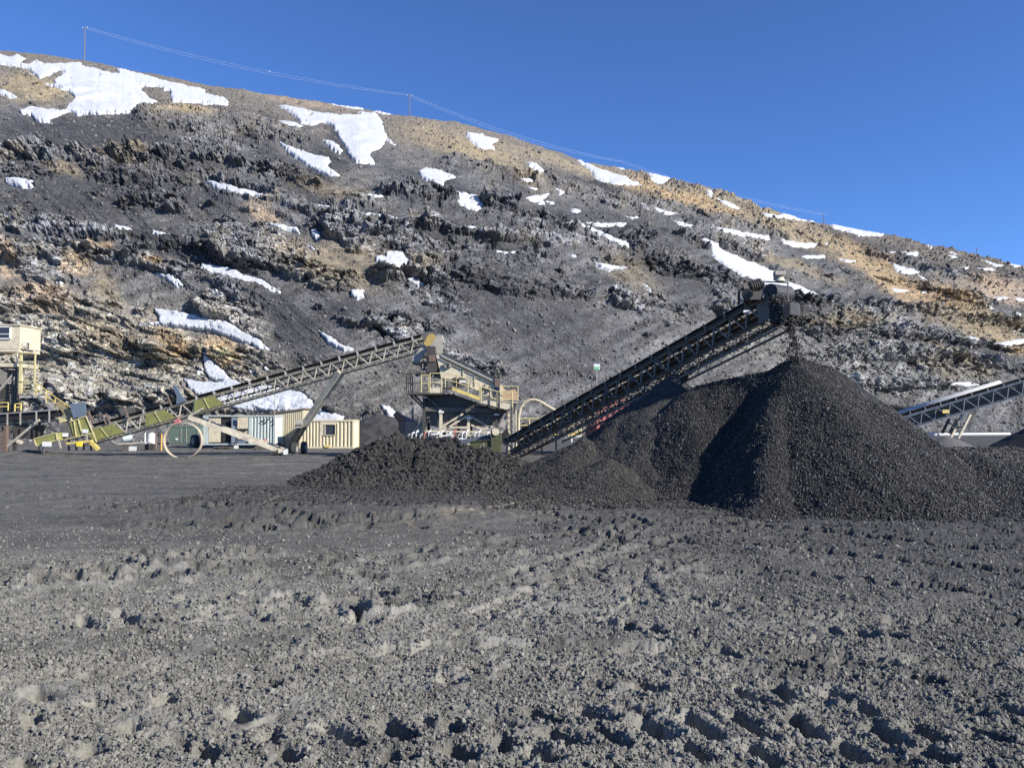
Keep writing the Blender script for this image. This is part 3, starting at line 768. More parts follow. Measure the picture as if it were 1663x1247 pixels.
def ground_full(X, Y):
    h, n, rough = ground_h(X, Y)
    far = 1 - sstep(30, 60, Y)
    h = h + pits(X, Y)
    for i, (p, w, sp, dp, sl, st) in enumerate(TRACKS):
        h = h + seg_track(X, Y, p, w, sp, dp, sl, st, seed=300 + i * 11, duty=.42) * (.4 + .6 * far)
    # ruts and spoil ridges in the middle distance
    a, b = gp(400, 832); h = h + .16 * np.exp(-((X - a) / 3.) ** 2 - ((Y - b) / .5) ** 2) * (ridged(X * 2, Y * 2, 219, 3) * .6 + .7)
    a, b = gp(690, 838); h = h + .22 * np.exp(-((X - a) / 4.0) ** 2 - ((Y - b) / .9) ** 2) * (ridged(X * 2, Y * 2, 221, 3) * .6 + .7)
    a, b = gp(330, 822); h = h + .22 * np.exp(-((X - a) / 4.0) ** 2 - ((Y - b) / 1.6) ** 2) * facets(X * 2.2, Y * 2.2, 225)
    a, b = gp(430, 850); h = h + .26 * np.exp(-((X - a) / 4.0) ** 2 - ((Y - b) / 1.6) ** 2) * facets(X * 1.8, Y * 1.8, 227)
    a, b = gp(230, 790); h = h + .05 * ridged(X / 2, Y * .9, 223, 4) * sstep(22, 34, Y)
    return h, n, rough


def ground_tint(X, Y, n):
    px_ = X / Y * F + 831.5
    py_ = 675 + CAMZ / Y * F
    g1 = fbm(X / 3., Y / 2.2, 231, 5, .6); g2 = fbm(X * 1.4, Y * 1.1, 233, 5, .6)
    c = np.ones(X.shape + (3,)) * np.array((.268, .258, .226))
    def mx(cc, w):
        w = np.clip(w, 0, 1)[..., None]
        c[:] = c * (1 - w) + np.array(cc) * w
    mx((.115, .112, .100), sstep(-.12, .4, g1 + .7 * g2) * .85)
    mx((.150, .145, .130), sstep(14, 22, Y) * .55)
    # coal trodden in towards the stockpile
    d = sstep(-.4, .6, (X - 4.) / 9 + .5 * g1) * sstep(7.5, 15, Y + 2.0 * g1)
    mx((.040, .041, .046), d * .88)
    mx((.088, .085, .077), sstep(11, 19, Y + 2.5 * g1) * .62)
    mx((.085, .083, .078), sstep(1180, 1560, px_ + 260 * g1) * (.45 + .6 * g2))
    mx((.055, .055, .058), np.exp(-((X + 3.5) / 7) ** 2 - ((Y - 33) / 6) ** 2) * 1.1)
    mx((.27, .235, .175), np.exp(-((px_ - 760) / 190) ** 2 - ((py_ - 832 + .12 * (px_ - 760)) / 17) ** 2) * sstep(-.3, .3, g1 + g2) * 1.0)
    mx((.25, .235, .21), sstep(.15, .5, fbm(X / 6., Y / 1.2, 235, 4)) * sstep(24, 34, Y) * (1 - sstep(-4, 0, X)) * .7)
    mx((.06, .06, .058), sstep(.02, .4, fbm(X / 5., Y / 1.6, 237, 6, .6)) * sstep(15, 22, Y) * .75)
    mx((.085, .083, .076), np.exp(-((py_ - 835 - .02 * (px_ - 400)) / 28) ** 2) * sstep(100, 350, px_) * (1 - sstep(640, 800, px_)) * .7)
    mx((.075, .073, .068), sstep(.12, .3, fbm(X / .5, Y / .35, 239, 4)) * .55)
    return c


NGR = 470
gpx = np.concatenate([np.linspace(-2200, -275, 110), np.linspace(-260, 1920, 1150), np.linspace(1935, 4000, 120)])
NGC = len(gpx)
gy = np.concatenate([np.linspace(3600, 1575, 20), np.linspace(1560, 1260, 40), np.linspace(1256, 900, 240), np.linspace(898, 722, 165), np.linspace(720, 701, NGR - 445)])
GYY = np.array([(-CAMZ) / ray(831, y)[1] for y in gy])
YG = GYY[:, None].repeat(NGC, 1)
XG = ((gpx - 831.5) / F)[None, :] * YG
HG, nG, rG = ground_full(XG, YG)
HG = HG * np.ones_like(XG)
# the yard rises into loose spoil where the wall starts
tint = ground_tint(XG, YG, nG) * (1 + .22 * (fbm(XG * 5, YG * 5, 241, 3)))[..., None]
PG = np.stack([XG, YG, HG], -1)
mud = vcol_mat('mud', (1.5, 14.0), .5, .93, (.8, .03), .25, fine=42.0)
ground = raw_mesh('ground', PG.reshape(-1, 3), grid_faces(len(gy), NGC), mud, smooth=True)
set_tint(ground, np.clip(tint, .01, .6).reshape(-1, 3))
setp(ground, kind='structure')
# the same yard carries on, plain, in every direction
mfar = paint('far_earth', (.11, .105, .10), (.06, .06, .06), .6, .95, scale=.2)
r_in = .0
vf = []; ff = []
ring = [(-2500, -2500), (2500, -2500), (2500, 2500), (-2500, 2500)]
far = raw_mesh('far_ground', [(x, y, -0.55) for x, y in ring], [(0, 1, 2, 3)], mfar)
setp(far, kind='structure')

# loose clods and stones lying on the mud
def on_ground(n, pxr, pyr, power=1.0):
    px_ = RNG.uniform(pxr[0], pxr[1], n); py_ = pyr[0] + (pyr[1] - pyr[0]) * RNG.random(n) ** power
    Y = CAMZ * F / (py_ - 675); X = (px_ - 831.5) / F * Y
    return X, Y
clod_m = stone_mat('clod', (.105, .101, .09), (.225, .216, .188), .95, .15)
X, Y = on_ground(290000, (-330, 2050), (770, 1350), 1.15)
k = (fbm(X / .9, Y / .9, 251, 4) + .5 * RNG.random(len(X)) > .08) & (RNG.random(len(X)) < 1 - .97 * sstep(11, 24, Y + 2 * fbm(X / 3, Y / 3, 253, 3))) & ((pits(X, Y) > -.03) | (RNG.random(len(X)) < .15))
X, Y = X[k], Y[k]
H, _, _ = ground_full(X, Y)
s = (.005 + .006 * RNG.random(len(X)) + .016 * RNG.random(len(X)) ** 9) * (1 + .05 * Y)
clods = scatter('mud_clods', np.stack([X, Y, H + s * .2], -1), s, clod_m, squash=.5)
clods['label'] = 'loose grey clods and stones strewn over the churned mud'

# ------------------------------------------------------------------ stockpiles
def sp_(x, w):
    return w * np.logaddexp(0, x / w)


AX, AY, AH = 11.35, 31.0, 5.25
def h_main(X, Y):
    wk = .1 + .65 * sstep(.5, 4, np.hypot(X - AX, Y - AY))
    wx = X + wk * fbm(X / 2.8, Y / 2.8, 401, 4); wy = Y + wk * fbm(X / 2.8, Y / 2.8, 403, 4)
    r = np.hypot(wx - AX, wy - AY)
    r = np.sqrt(r * r + .32) - .22
    cone = sp_(AH + .05 - .665 * r + .25 * np.cos(np.arctan2(wy - AY, wx - AX) * 5 + 1) * np.minimum(r / 5, 1), .22)
    # spur that runs from the top down to the front left foot
    ex, ey = 7.3 - AX, 23.4 - AY; L = math.hypot(ex, ey); ex /= L; ey /= L
    t = np.clip((wx - AX) * ex + (wy - AY) * ey, -.5, L); lat = (wx - AX) * -ey + (wy - AY) * ex
    side = .84
    spur = sp_(AH + .05 - .60 * t - side * np.hypot(np.sqrt(lat * lat + .25) - .35, np.maximum(0, (wx - AX) * ex + (wy - AY) * ey - L)), .3)
    skirt = sp_(2.0 - .33 * np.hypot((wx - 16.5) / 1.2, (wy - 29.5) / 1.0), .3)
    ridge_t = np.clip((AX - wx) / 3.3, 0, 1)
    rid = sp_(AH - .12 - .75 * ridge_t - .75 * np.hypot(wx - AX + 3.3 * ridge_t, wy - 31.6 - 1.2 * ridge_t), .3)
    # lumps along the right shoulder
    lump = 0
    for (lx, ly, lr, lh) in [(12.75, 31.2, .26, .22), (13.15, 31.3, .26, .28), (13.55, 31.4, .25, .3), (13.95, 31.5, .24, .26), (10.1, 31.3, .4, .15)]:
        lump = lump + lh * np.exp(-((wx - lx) ** 2 + (wy - ly) ** 2) / lr ** 2)
    left = sstep(-.25, .25, -lat)
    h = np.maximum(np.maximum(cone, spur) * (1 - left) + spur * left, np.maximum(skirt * (1 - left), rid))
    return h + lump - .12 + .05 * fbm(X * 1.2, Y * 1.2, 405, 3)


def h_left(X, Y):
    wx = X + .35 * fbm(X / 2., Y / 2., 411, 4); wy = Y + .35 * fbm(X / 2., Y / 2., 413, 4)
    a = sp_(4.95 - .74 * np.hypot(wx - 7.2, wy - 34.6), .25)
    b = sp_(2.25 - .62 * np.hypot(wx - 4.7, wy - 32.3), .35)
    c = sp_(2.15 - .60 * np.hypot((wx - 3.0) / 1.1, (wy - 32.8)), .3)
    d = sp_(1.45 - .48 * np.hypot((wx - 3.6), (wy - 30.3)), .3)
    e = sp_(3.9 - .72 * np.hypot((wx - 9.1), (wy - 34.6)), .3)
    return np.maximum.reduce([a, b, c, d, e]) - .12 + .16 * fbm(X * .8, Y * .8, 415, 4) + .10 * ridged(X * .5, Y * .5, 417, 4)


def h_mud(X, Y):
    wx = X + .5 * fbm(X / 1.8, Y / 1.8, 421, 4); wy = Y + .5 * fbm(X / 1.8, Y / 1.8, 423, 4)
    a = sp_(2.15 - .50 * np.hypot((wx + 5.2) / 1.15, (wy - 35.6)), .2)
    b = sp_(1.95 - .46 * np.hypot((wx + 3.2) / 1.3, (wy - 35.0)), .2)
    c = sp_(1.55 - .42 * np.hypot((wx + 1.3) / 1.2, (wy - 34.2)), .2)
    d = sp_(1.3 - .45 * np.hypot((wx + 7.0), (wy - 36.0)), .2)
    h = np.maximum.reduce([a, b, c, d]) - .09
    k = np.clip(h / 1.0, 0, 1)
    return h + k * (.20 * ridged(wx * .9, wy * .9, 425, 4) + .14 * facets(wx * 2.4, wy * 2.4, 427) + .08 * facets(wx * 5, wy * 5, 429))


def heap(name, fn, x0, x1, y0, y1, step, mat, tintf, smooth=True):
    xs = np.arange(x0, x1, step); ys = np.arange(y0, y1, step)
    X, Y = np.meshgrid(xs, ys)
    H = fn(X, Y)
    keep = H > -.08
    keep_e = H > .0
    f = grid_faces(len(ys), len(xs), keep_e)
    G = ground_h(X, Y)[0]
    P = np.stack([X, Y, np.maximum(H, -.3) + G], -1).reshape(-1, 3)
    T = tintf(X, Y, H).reshape(-1, 3)
    P, f, T = compact(P, f, T)
    o = raw_mesh(name, P, f, mat, smooth=smooth)
    set_tint(o, np.clip(T, .005, .6))
    return o


def heap_points(fn, x0, x1, y0, y1, n, hmin=.04):
    X = RNG.uniform(x0, x1, n); Y = RNG.uniform(y0, y1, n)
    H = fn(X, Y)
    k = H > hmin
    X, Y, H = X[k], Y[k], H[k]
    return X, Y, H + ground_h(X, Y)[0]


coal = vcol_mat('coal', (2.0, 16.0), .5, .75, (.9, .04), .5, fine=24.0)
def t_main(X, Y, H):
    n = fbm(X, Y, 431, 4)[..., None]
    return np.ones(X.shape + (3,)) * np.array((.0145, .0138, .013)) * (1 + .6 * n)
def t_left(X, Y, H):
    n = fbm(X * .8, Y * .8, 433, 4)
    g = sstep(.0, 1, (7.2 - X) / 4 - .6 * H + 1.2 + n)[..., None]
    return (np.array((.040, .037, .034)) * (1 - g) + np.array((.048, .045, .040)) * g) * (1 + .5 * n[..., None])
def t_mud(X, Y, H):
    n = fbm(X, Y, 435, 4); g = sstep(.2, -.5, (Y - 32.2) / 2 + n)[..., None]
    return (np.array((.038, .035, .032)) * (1 - g) + np.array((.085, .083, .078)) * g) * (1 + .4 * n[..., None])

pile_main = heap('coal_pile', h_main, 0.5, 32, 17.5, 44, .085, coal, t_main)
setp(pile_main, 'biggest heap, a tall cone of loose black coal below the black conveyor head', 'coal pile')
def h_left_vis(X, Y): return h_left(X, Y)
pile_left = heap('spoil_pile', h_left, -1.5, 15, 26, 46, .085, coal, t_left)
setp(pile_left, 'lower brownish black spoil pile between the black conveyor and the tall coal cone', 'spoil pile')
pile_mud = heap('mud_heap', h_mud, -10.5, 3.5, 28.5, 41, .06, vcol_mat('wet_spoil', (2.0, 12.0), .5, .8, (.9, .05), .4, fine=18.0), t_mud)
setp(pile_mud, 'low heap of dumped lumpy dark mud in front of the screening plant', 'mud heap')

coal_m = stone_mat('coal_stone', (.009, .0086, .0082), (.033, .0315, .029), .6, .45, glint=((.14, .14, .14), .92))
gravel_m = stone_mat('dirty_gravel', (.020, .019, .0175), (.078, .073, .064), .8, .3, glint=((.17, .165, .15), .92))
lump_m = stone_mat('mud_lump', (.021, .0195, .018), (.060, .056, .05), .85, .3)
X, Y, H = heap_points(h_main, 1, 27, 20, 37, 330000)
s = .016 + .030 * RNG.random(len(X)) ** 3
o = scatter('coal_lumps', np.stack([X, Y, H + s * .3], -1), s, coal_m, pile_main)
X, Y, H = heap_points(h_left, -1, 14, 26, 42, 150000)
g = np.clip((7.4 - X) / 3 - .3 * H + .7 + fbm(X, Y, 437, 3), 0, 1)
k = RNG.random(len(X)) < .25 + .75 * g
X, Y, H = X[k], Y[k], H[k]
s = .014 + .026 * RNG.random(len(X)) ** 3
scatter('gravel_lumps', np.stack([X, Y, H + s * .3], -1), s, gravel_m, pile_left)
X, Y, H = heap_points(h_mud, -10, 3, 28.5, 40, 60000)
s = .018 + .075 * RNG.random(len(X)) ** 5
scatter('mud_lumps', np.stack([X, Y, H + s * .2], -1), s, lump_m, pile_mud, sub=2)

# stones that rolled out past the toes of the piles
for fn, (x0, x1, y0, y1), n_, mt, par, nm in ((h_main, (0, 24, 17, 30), 60000, coal_m, pile_main, 'rolled_coal'), (h_left, (-1, 9, 25, 33), 30000, gravel_m, pile_left, 'rolled_gravel'), (h_mud, (-12, 4, 26, 33), 26000, lump_m, pile_mud, 'rolled_mud')):
    X = RNG.uniform(x0, x1, n_); Y = RNG.uniform(y0, y1, n_); H = fn(X, Y)
    p_ = np.clip((H + .14) / .10, 0, 1) ** 1.2 * .8 + .012
    k = (RNG.random(n_) < p_) & (H < .12)
    X, Y = X[k], Y[k]; G = np.maximum(ground_full(X, Y)[0], H[k] + ground_h(X, Y)[0])
    s = .014 + .045 * RNG.random(len(X)) ** 5
    scatter(nm, np.stack([X, Y, G + s * .3], -1), s, mt, par)

# small spoil heaps in the background on the right
def h_far1(X, Y):
    a, b = at(1537, 722, 55).xy
    return sp_(1.7 - .55 * np.hypot((X - a) / 1.3, Y - b), .2) - .08 + .08 * fbm(X, Y, 441, 4)
ax_, ay_ = at(1537, 722, 55).xy
far1 = heap('gravel_heap', h_far1, ax_ - 7, ax_ + 7, ay_ - 5, ay_ + 5, .15, coal, lambda X, Y, H: np.ones(X.shape + (3,)) * np.array((.11, .105, .10)) * (1 + .3 * fbm(X, Y, 443, 4))[..., None])
setp(far1, 'small grey gravel heap under the pale covered conveyor', 'gravel heap')
bx_, by_ = at(1722, 700, 60).xy
def h_far2(X, Y):
    return sp_(3.5 - .60 * np.hypot((X - bx_), Y - by_), .25) - .1 + .08 * fbm(X, Y, 445, 4)
far2 = heap('coal_pile', h_far2, bx_ - 11, bx_ + 11, by_ - 10, by_ + 10, .2, coal, t_main)
setp(far2, 'distant black coal pile cut off by the right edge, in front of the pale conveyor', 'coal pile')
def h_berm(X, Y):
    u = X / Y * F + 831.5
    return sp_(1.15 - .35 * np.abs(Y - 44 - .1 * (X - 28)), .2) * sstep(1440, 1540, u) - .1 + .28 * ridged(X * .35, Y * .35, 447, 4) * sstep(1440, 1540, u)
berm = heap('spoil_bank', h_berm, 20, 46, 38, 51, .15, coal, lambda X, Y, H: np.ones(X.shape + (3,)) * np.array((.062, .060, .058)) * (1 + .5 * fbm(X * .7, Y * .7, 449, 4))[..., None])
setp(berm, 'long low bank of dark spoil behind the right flank of the tall coal cone', 'spoil bank')
X, Y, H = heap_points(h_berm, 21, 45, 39, 50, 14000, .1)
s = .03 + .07 * RNG.random(len(X)) ** 3
scatter('spoil_stones', np.stack([X, Y, H + s * .2], -1), s, gravel_m, berm)

# coal falling off the end of the conveyor
HEAD = at(1276, 520, 31.0)
n = 900
t = RNG.random(n)
fx = HEAD.x + .12 + .32 * t + RNG.normal(0, .07 + .1 * t, n)
fz = HEAD.z - t ** 1.2 * (HEAD.z - 5.2)
fy = HEAD.y + RNG.normal(0, .2, n)
s = .015 + .03 * RNG.random(n) ** 2
fall = scatter('falling_coal', np.stack([fx, fy, fz], -1), s, coal_m)
fall['label'] = 'thin stream of coal falling from the conveyor head onto the tall cone'

# talus blocks lying at the foot and over the benches
rock_m = stone_mat('talus_stone', (.075, .075, .08), (.19, .18, .16), .9, .2, glint=((.27, .25, .22), .9))
r_i = RNG.integers(8, NRO - 6, 52000); c_i = RNG.integers(4, NCO - 4, 52000)
wgt = (tal[r_i, c_i] * .5 + .3 + .8 * np.exp(-((PYG[r_i, c_i] - 640) / 45.) ** 2)) * (snow_sd[r_i, c_i] < -1)
k = RNG.random(len(r_i)) < wgt
r_i, c_i = r_i[k], c_i[k]
pts = P1[r_i, c_i]
s = pts[:, 1] / 100. * (.06 + .24 * RNG.random(len(r_i)) ** 9)
tt_ = scatter('talus_blocks', pts + nrm[r_i, c_i] * (s * .3)[:, None], s, rock_m)
tt_['label'] = 'broken rock blocks scattered over the talus slopes of the mountainside'
# ------------------------------------------------------------------ building kit
class MB:
    """collects simple solids and links them as one mesh object"""
    def __init__(s):
        s.v = []; s.f = []

    def _add(s, vs, fs):
        n = len(s.v); s.v += [Vector(p) for p in vs]; s.f += [tuple(i + n for i in f) for f in fs]
        return s

    def hexa(s, a):                 # 4 bottom points, 4 top points in the same order
        return s._add(a, [(0, 3, 2, 1), (4, 5, 6, 7), (0, 1, 5, 4), (1, 2, 6, 5), (2, 3, 7, 6), (3, 0, 4, 7)])

    def box(s, c, d, rz=0.0):
        c = Vector(c); R = Matrix.Rotation(rz, 3, 'Z'); x, y, z = d[0] / 2, d[1] / 2, d[2] / 2
        return s.hexa([c + R @ Vector(p) for p in [(-x, -y, -z), (x, -y, -z), (x, y, -z), (-x, y, -z), (-x, -y, z), (x, -y, z), (x, y, z), (-x, y, z)]])

    def beam(s, p, q, w=.1, h=None, up=(0, 0, 1)):
        p = Vector(p); q = Vector(q); h = h or w
        d = (q - p).normalized(); u = Vector(up)
        if abs(d.dot(u)) > .97: u = Vector((0, 1, 0))
        r = d.cross(u).normalized(); u = r.cross(d).normalized()
        c = [r * (-w / 2) + u * (-h / 2), r * (w / 2) + u * (-h / 2), r * (w / 2) + u * (h / 2), r * (-w / 2) + u * (h / 2)]
        return s._add([p + k for k in c] + [q + k for k in c], [(0, 1, 2, 3), (7, 6, 5, 4), (0, 4, 5, 1), (1, 5, 6, 2), (2, 6, 7, 3), (3, 7, 4, 0)])

    def channel(s, p, q, w, h, t=.02, up=(0, 0, 1), out=1):
        """a rolled C section: web and two flanges"""
        p = Vector(p); q = Vector(q); d = (q - p).normalized(); r = d.cross(Vector(up)).normalized(); u = r.cross(d).normalized()
        s.beam(p + r * (out * (w / 2 - t / 2)), q + r * (out * (w / 2 - t / 2)), t, h, up)
        for k in (-1, 1):
            s.beam(p + u * (k * (h / 2 - t / 2)) - r * out * t, q + u * (k * (h / 2 - t / 2)) - r * out * t, w - t, t, up)
        return s

    def tube(s, p, q, r, n=10, r2=None):
        p = Vector(p); q = Vector(q); d = (q - p).normalized(); r2 = r if r2 is None else r2
        a = d.orthogonal().normalized(); b = d.cross(a)
        vs = []
        for c, rr in ((p, r), (q, r2)):
            vs += [c + a * (rr * math.cos(2 * math.pi * i / n)) + b * (rr * math.sin(2 * math.pi * i / n)) for i in range(n)]
        fs = [(i, (i + 1) % n, n + (i + 1) % n, n + i) for i in range(n)] + [tuple(range(n - 1, -1, -1)), tuple(range(n, 2 * n))]
        return s._add(vs, fs)

    def path(s, pts, r, n=7):
        for a, b in zip(pts[:-1], pts[1:]):
            s.tube(a, b, r, n)
        return s

    def plate(s, pts, off):
        """a flat outline given thickness along off"""
        off = Vector(off); n = len(pts); P = [Vector(p) for p in pts]
        return s._add(P + [p + off for p in P], [tuple(range(n)), tuple(range(2 * n - 1, n - 1, -1))] + [(i, n + i, n + (i + 1) % n, (i + 1) % n) for i in range(n)])

    def build(s, name, mat, parent=None, base=None, smooth=False):
        me = bpy.data.meshes.new(name)
        root = parent
        while root is not None and root.parent: root = root.parent
        b = Vector(base) if base is not None else (Vector(root.location) if root is not None else Vector((0, 0, 0)))
        me.from_pydata([tuple(v - b) for v in s.v], [], s.f)
        bm = bmesh.new(); bm.from_mesh(me); bmesh.ops.recalc_face_normals(bm, faces=bm.faces); bm.to_mesh(me); bm.free()
        me.materials.append(mat)
        if smooth:
            me.polygons.foreach_set('use_smooth', [True] * len(me.polygons))
        o = bpy.data.objects.new(name, me); col.objects.link(o)
        if parent: o.parent = parent
        elif base is not None: o.location = b
        return o


def thing(name, label, cat, base, group=None):
    o = bpy.data.objects.new(name, None); o.empty_display_size = .5
    o.location = base; col.objects.link(o)
    return setp(o, label, cat, group)


def J(v, k=1.0):
    return v * (1 + random.uniform(-.06, .06) * k)


M_cream = paint('cream_paint', (.64, .565, .405), (.26, .22, .17), .6, .6)
M_ctruss = paint('cream_truss', (.58, .53, .41), (.16, .14, .12), .8, .65, scale=2.0)
M_yel = paint('yellow_paint', (.66, .52, .15), (.25, .21, .12), .6, .55)
M_pyel = paint('pale_yellow_paint', (.62, .54, .27), (.22, .19, .13), .6, .6)
M_mesh = paint('green_guard', (.26, .26, .075), (.12, .115, .06), .7, .7)
M_olive = paint('dark_green_guard', (.075, .085, .03), (.03, .03, .025), .6, .7)
M_dark = paint('dark_steel', (.048, .043, .037), (.10, .09, .075), .6, .55)
M_dark2 = paint('dusty_dark_steel', (.095, .087, .075), (.18, .165, .14), .7, .6)
M_belt = paint('belt_rubber', (.022, .022, .025), (.08, .078, .075), .45, .6)
M_steel = paint('bare_steel', (.38, .355, .31), (.16, .145, .12), .6, .6, .0)
M_rust = paint('rust_brown', (.17, .115, .085), (.08, .07, .065), .6, .8)
M_roll = paint('roller_steel', (.42, .42, .40), (.12, .115, .11), .8, .5)
M_cont = paint('pale_blue_container', (.47, .53, .50), (.30, .29, .25), .5, .6, rust=(.28, .24, .18))
M_tan = paint('tan_container', (.62, .555, .38), (.40, .34, .24), .45, .6, rust=(.40, .30, .18))
M_shed = paint('tan_shed', (.50, .44, .31), (.32, .28, .22), .5, .7)
M_green = paint('green_container', (.10, .155, .125), (.16, .15, .13), .5, .6)
M_red = paint('faded_red', (.46, .15, .145), (.30, .14, .13), .6, .6)
M_blue = paint('blue_grey_paint', (.13, .17, .22), (.10, .10, .10), .5, .5)
M_white = paint('white_paint', (.76, .76, .74), (.40, .39, .36), .45, .5)
M_black = paint('dark_interior', (.018, .018, .02), (.03, .03, .03), .4, .9)
M_glass = paint('dark_window', (.03, .035, .05), (.06, .06, .07), .3, .15)
M_wood = paint('pole_wood', (.20, .165, .13), (.12, .10, .085), .6, .85)
M_tyre = paint('tyre_rubber', (.03, .03, .032), (.13, .125, .115), .8, .85)
M_rock = MATS['dirty_gravel']
M_pale = paint('pale_cover', (.50, .49, .46), (.36, .36, .36), .5, .5)
M_grn = paint('bright_green_sign', (.12, .50, .22), (.4, .45, .4), .4, .6)
M_wire = paint('wire', (.66, .70, .76), (.5, .5, .5), .3, .5)


def conveyor(root, tail, head, width, dep0, dep1, panels, m_truss, m_belt=M_belt, belt_up=.28, chord=.09, brace=.05, idle=1.2, tail_trim=0, head_trim=0, near=-1):
    """truss conveyor; tail and head give the line of the near bottom chord; width runs away from the camera"""
    T = Vector(tail); H = Vector(head); d = (H - T); L = d.length; d = d.normalized()
    side = Vector((-d.y, d.x, 0)).normalized()      # horizontal, away from the camera for a left-to-right run
    if side.y < 0: side = -side
    up = d.cross(side); up = up if up.z > 0 else -up
    def pt(s, h, w): return T + d * s + up * h + side * w
    def dep(s): return dep0 + (dep1 - dep0) * s / L
    for w, flag in ((0, 1), (width, 0)):
        tr = MB()
        tr.channel(pt(0, 0, w), pt(L, 0, w), chord, chord * 1.2, .018, up, -1 if w == 0 else 1)
        tr.channel(pt(0, dep(0), w), pt(L, dep(L), w), chord, chord * 1.4, .018, up, -1 if w == 0 else 1)
        t_o = tr.build('truss', m_truss, root)
        for i in range(panels):
            a = L * i / panels; b = L * (i + .42) / panels; c = L * (i + 1) / panels
            MB().beam(pt(a, 0, w), pt(b, dep(b), w), brace, brace, side).build('brace', m_truss, t_o)
            MB().beam(pt(b, dep(b), w), pt(c, 0, w), brace, brace, side).build('brace', m_truss, t_o)
    for i in range(panels + 1):
        s = L * i / panels
        MB().beam(pt(s, 0, 0), pt(s, 0, width), brace).build('cross_bar', m_truss, root)
        if i < panels:
            b = L * (i + .42) / panels
            MB().beam(pt(b, dep(b), 0), pt(b, dep(b), width), brace).build('cross_bar', m_truss, root)
            MB().beam(pt(s, 0, 0), pt(L * (i + 1) / panels, 0, width), brace * .7).build('cross_bar', m_truss, root)
    # troughed carrying belt, sagging a little between its idlers
    n = int(L / idle)
    prof = [(-.02, belt_up + .02), (width * .24, belt_up - .13), (width * .76, belt_up - .13), (width + .02, belt_up + .02)]
    vs = []; fs = []
    N2 = n * 3
    for i in range(N2 + 1):
        s = L * i / N2
        sag = -.018 * (1 - abs(math.cos(math.pi * i / 3)))
        for (w, h) in prof: vs.append(pt(s, dep(s) + h + sag, w))
        for (w, h) in reversed(prof): vs.append(pt(s, dep(s) + h + sag - .022, w))
    for i in range(N2):
        for j in range(8):
            a = i * 8 + j; b = i * 8 + (j + 1) % 8
            fs.append((a, b, b + 8, a + 8))
    fs += [tuple(range(8)), tuple(range(N2 * 8 + 7, N2 * 8 - 1, -1))]
    MB()._add(vs, fs).build('belt', m_belt, root)
    # return belt hanging inside the truss
    MB().plate([pt(0, dep(0) * .38, .1), pt(L, dep(L) * .38, .1), pt(L, dep(L) * .38, width - .1), pt(0, dep(0) * .38, width - .1)], up * .02).build('return_belt', m_belt, root)
    for i in range(n):
        s = L * (i + .5) / n
        k = MB()
        hb = dep(s) + belt_up
        k.beam(pt(s, dep(s) - .02, -.03), pt(s, hb + .05, -.05), .05, .09, d)
        k.beam(pt(s, dep(s) - .02, width + .03), pt(s, hb + .05, width + .05), .05, .09, d)
        k.tube(pt(s, hb - .05, -.01), pt(s, hb - .21, width * .24), .055, 8)
        k.tube(pt(s, hb - .21, width * .25), pt(s, hb - .21, width * .75), .055, 8)
        k.tube(pt(s, hb - .21, width * .76), pt(s, hb - .05, width + .01), .055, 8)
        k.build('idler', M_roll if m_truss.name != 'brown_black_truss' else M_dark2, root)
    for i in range(max(2, n // 3)):
        s = L * (i + .5) / max(2, n // 3)
        MB().tube(pt(s, dep(s) * .38 - .05, 0), pt(s, dep(s) * .38 - .05, width), .045, 8).build('return_roller', M_roll, root)
    return pt, dep, L, d, side, up


def railing(mb, pts, h=1.05, r=.022, posts=True):
    P = [Vector(p) for p in pts]
    for a, b in zip(P[:-1], P[1:]):
        for k in (h, h * .52):
            mb.tube(a + Vector((0, 0, k)), b + Vector((0, 0, k)), r, 6)
        n = max(1, round((b - a).length / 1.1))
        for i in range(n + 1):
            p = a.lerp(b, i / n); mb.tube(p, p + Vector((0, 0, h)), r * 1.15, 6)
    return mb


def corr_wall(mb, a, b, z0, z1, pitch=.28, depth=.05, nrm=None):
    """pressed corrugated sheet standing between a and b"""
    a = Vector((a[0], a[1], 0)); b = Vector((b[0], b[1], 0)); d = b - a; L = d.length; d = d.normalized()
    nn = Vector((d.y, -d.x, 0)) if nrm is None else Vector(nrm)
    n = max(1, round(L / pitch)); st = L / n
    pr = []
    for i in range(n):
        for f, o in ((0, 0), (.30, 0), (.44, -depth), (.86, -depth), (1.0, 0)):
            pr.append(a + d * (st * (i + f)) + nn * o)
    vs = [p + Vector((0, 0, z0)) for p in pr] + [p + Vector((0, 0, z1)) for p in pr]
    bk = [a - nn * (depth + .03), b - nn * (depth + .03)]
    m = len(pr)
    fs = [(i, i + 1, m + i + 1, m + i) for i in range(m - 1)]
    mb._add(vs, fs)
    mb._add([bk[0] + Vector((0, 0, z0)), bk[1] + Vector((0, 0, z0)), bk[1] + Vector((0, 0, z1)), bk[0] + Vector((0, 0, z1))], [(3, 2, 1, 0)])
    return mb


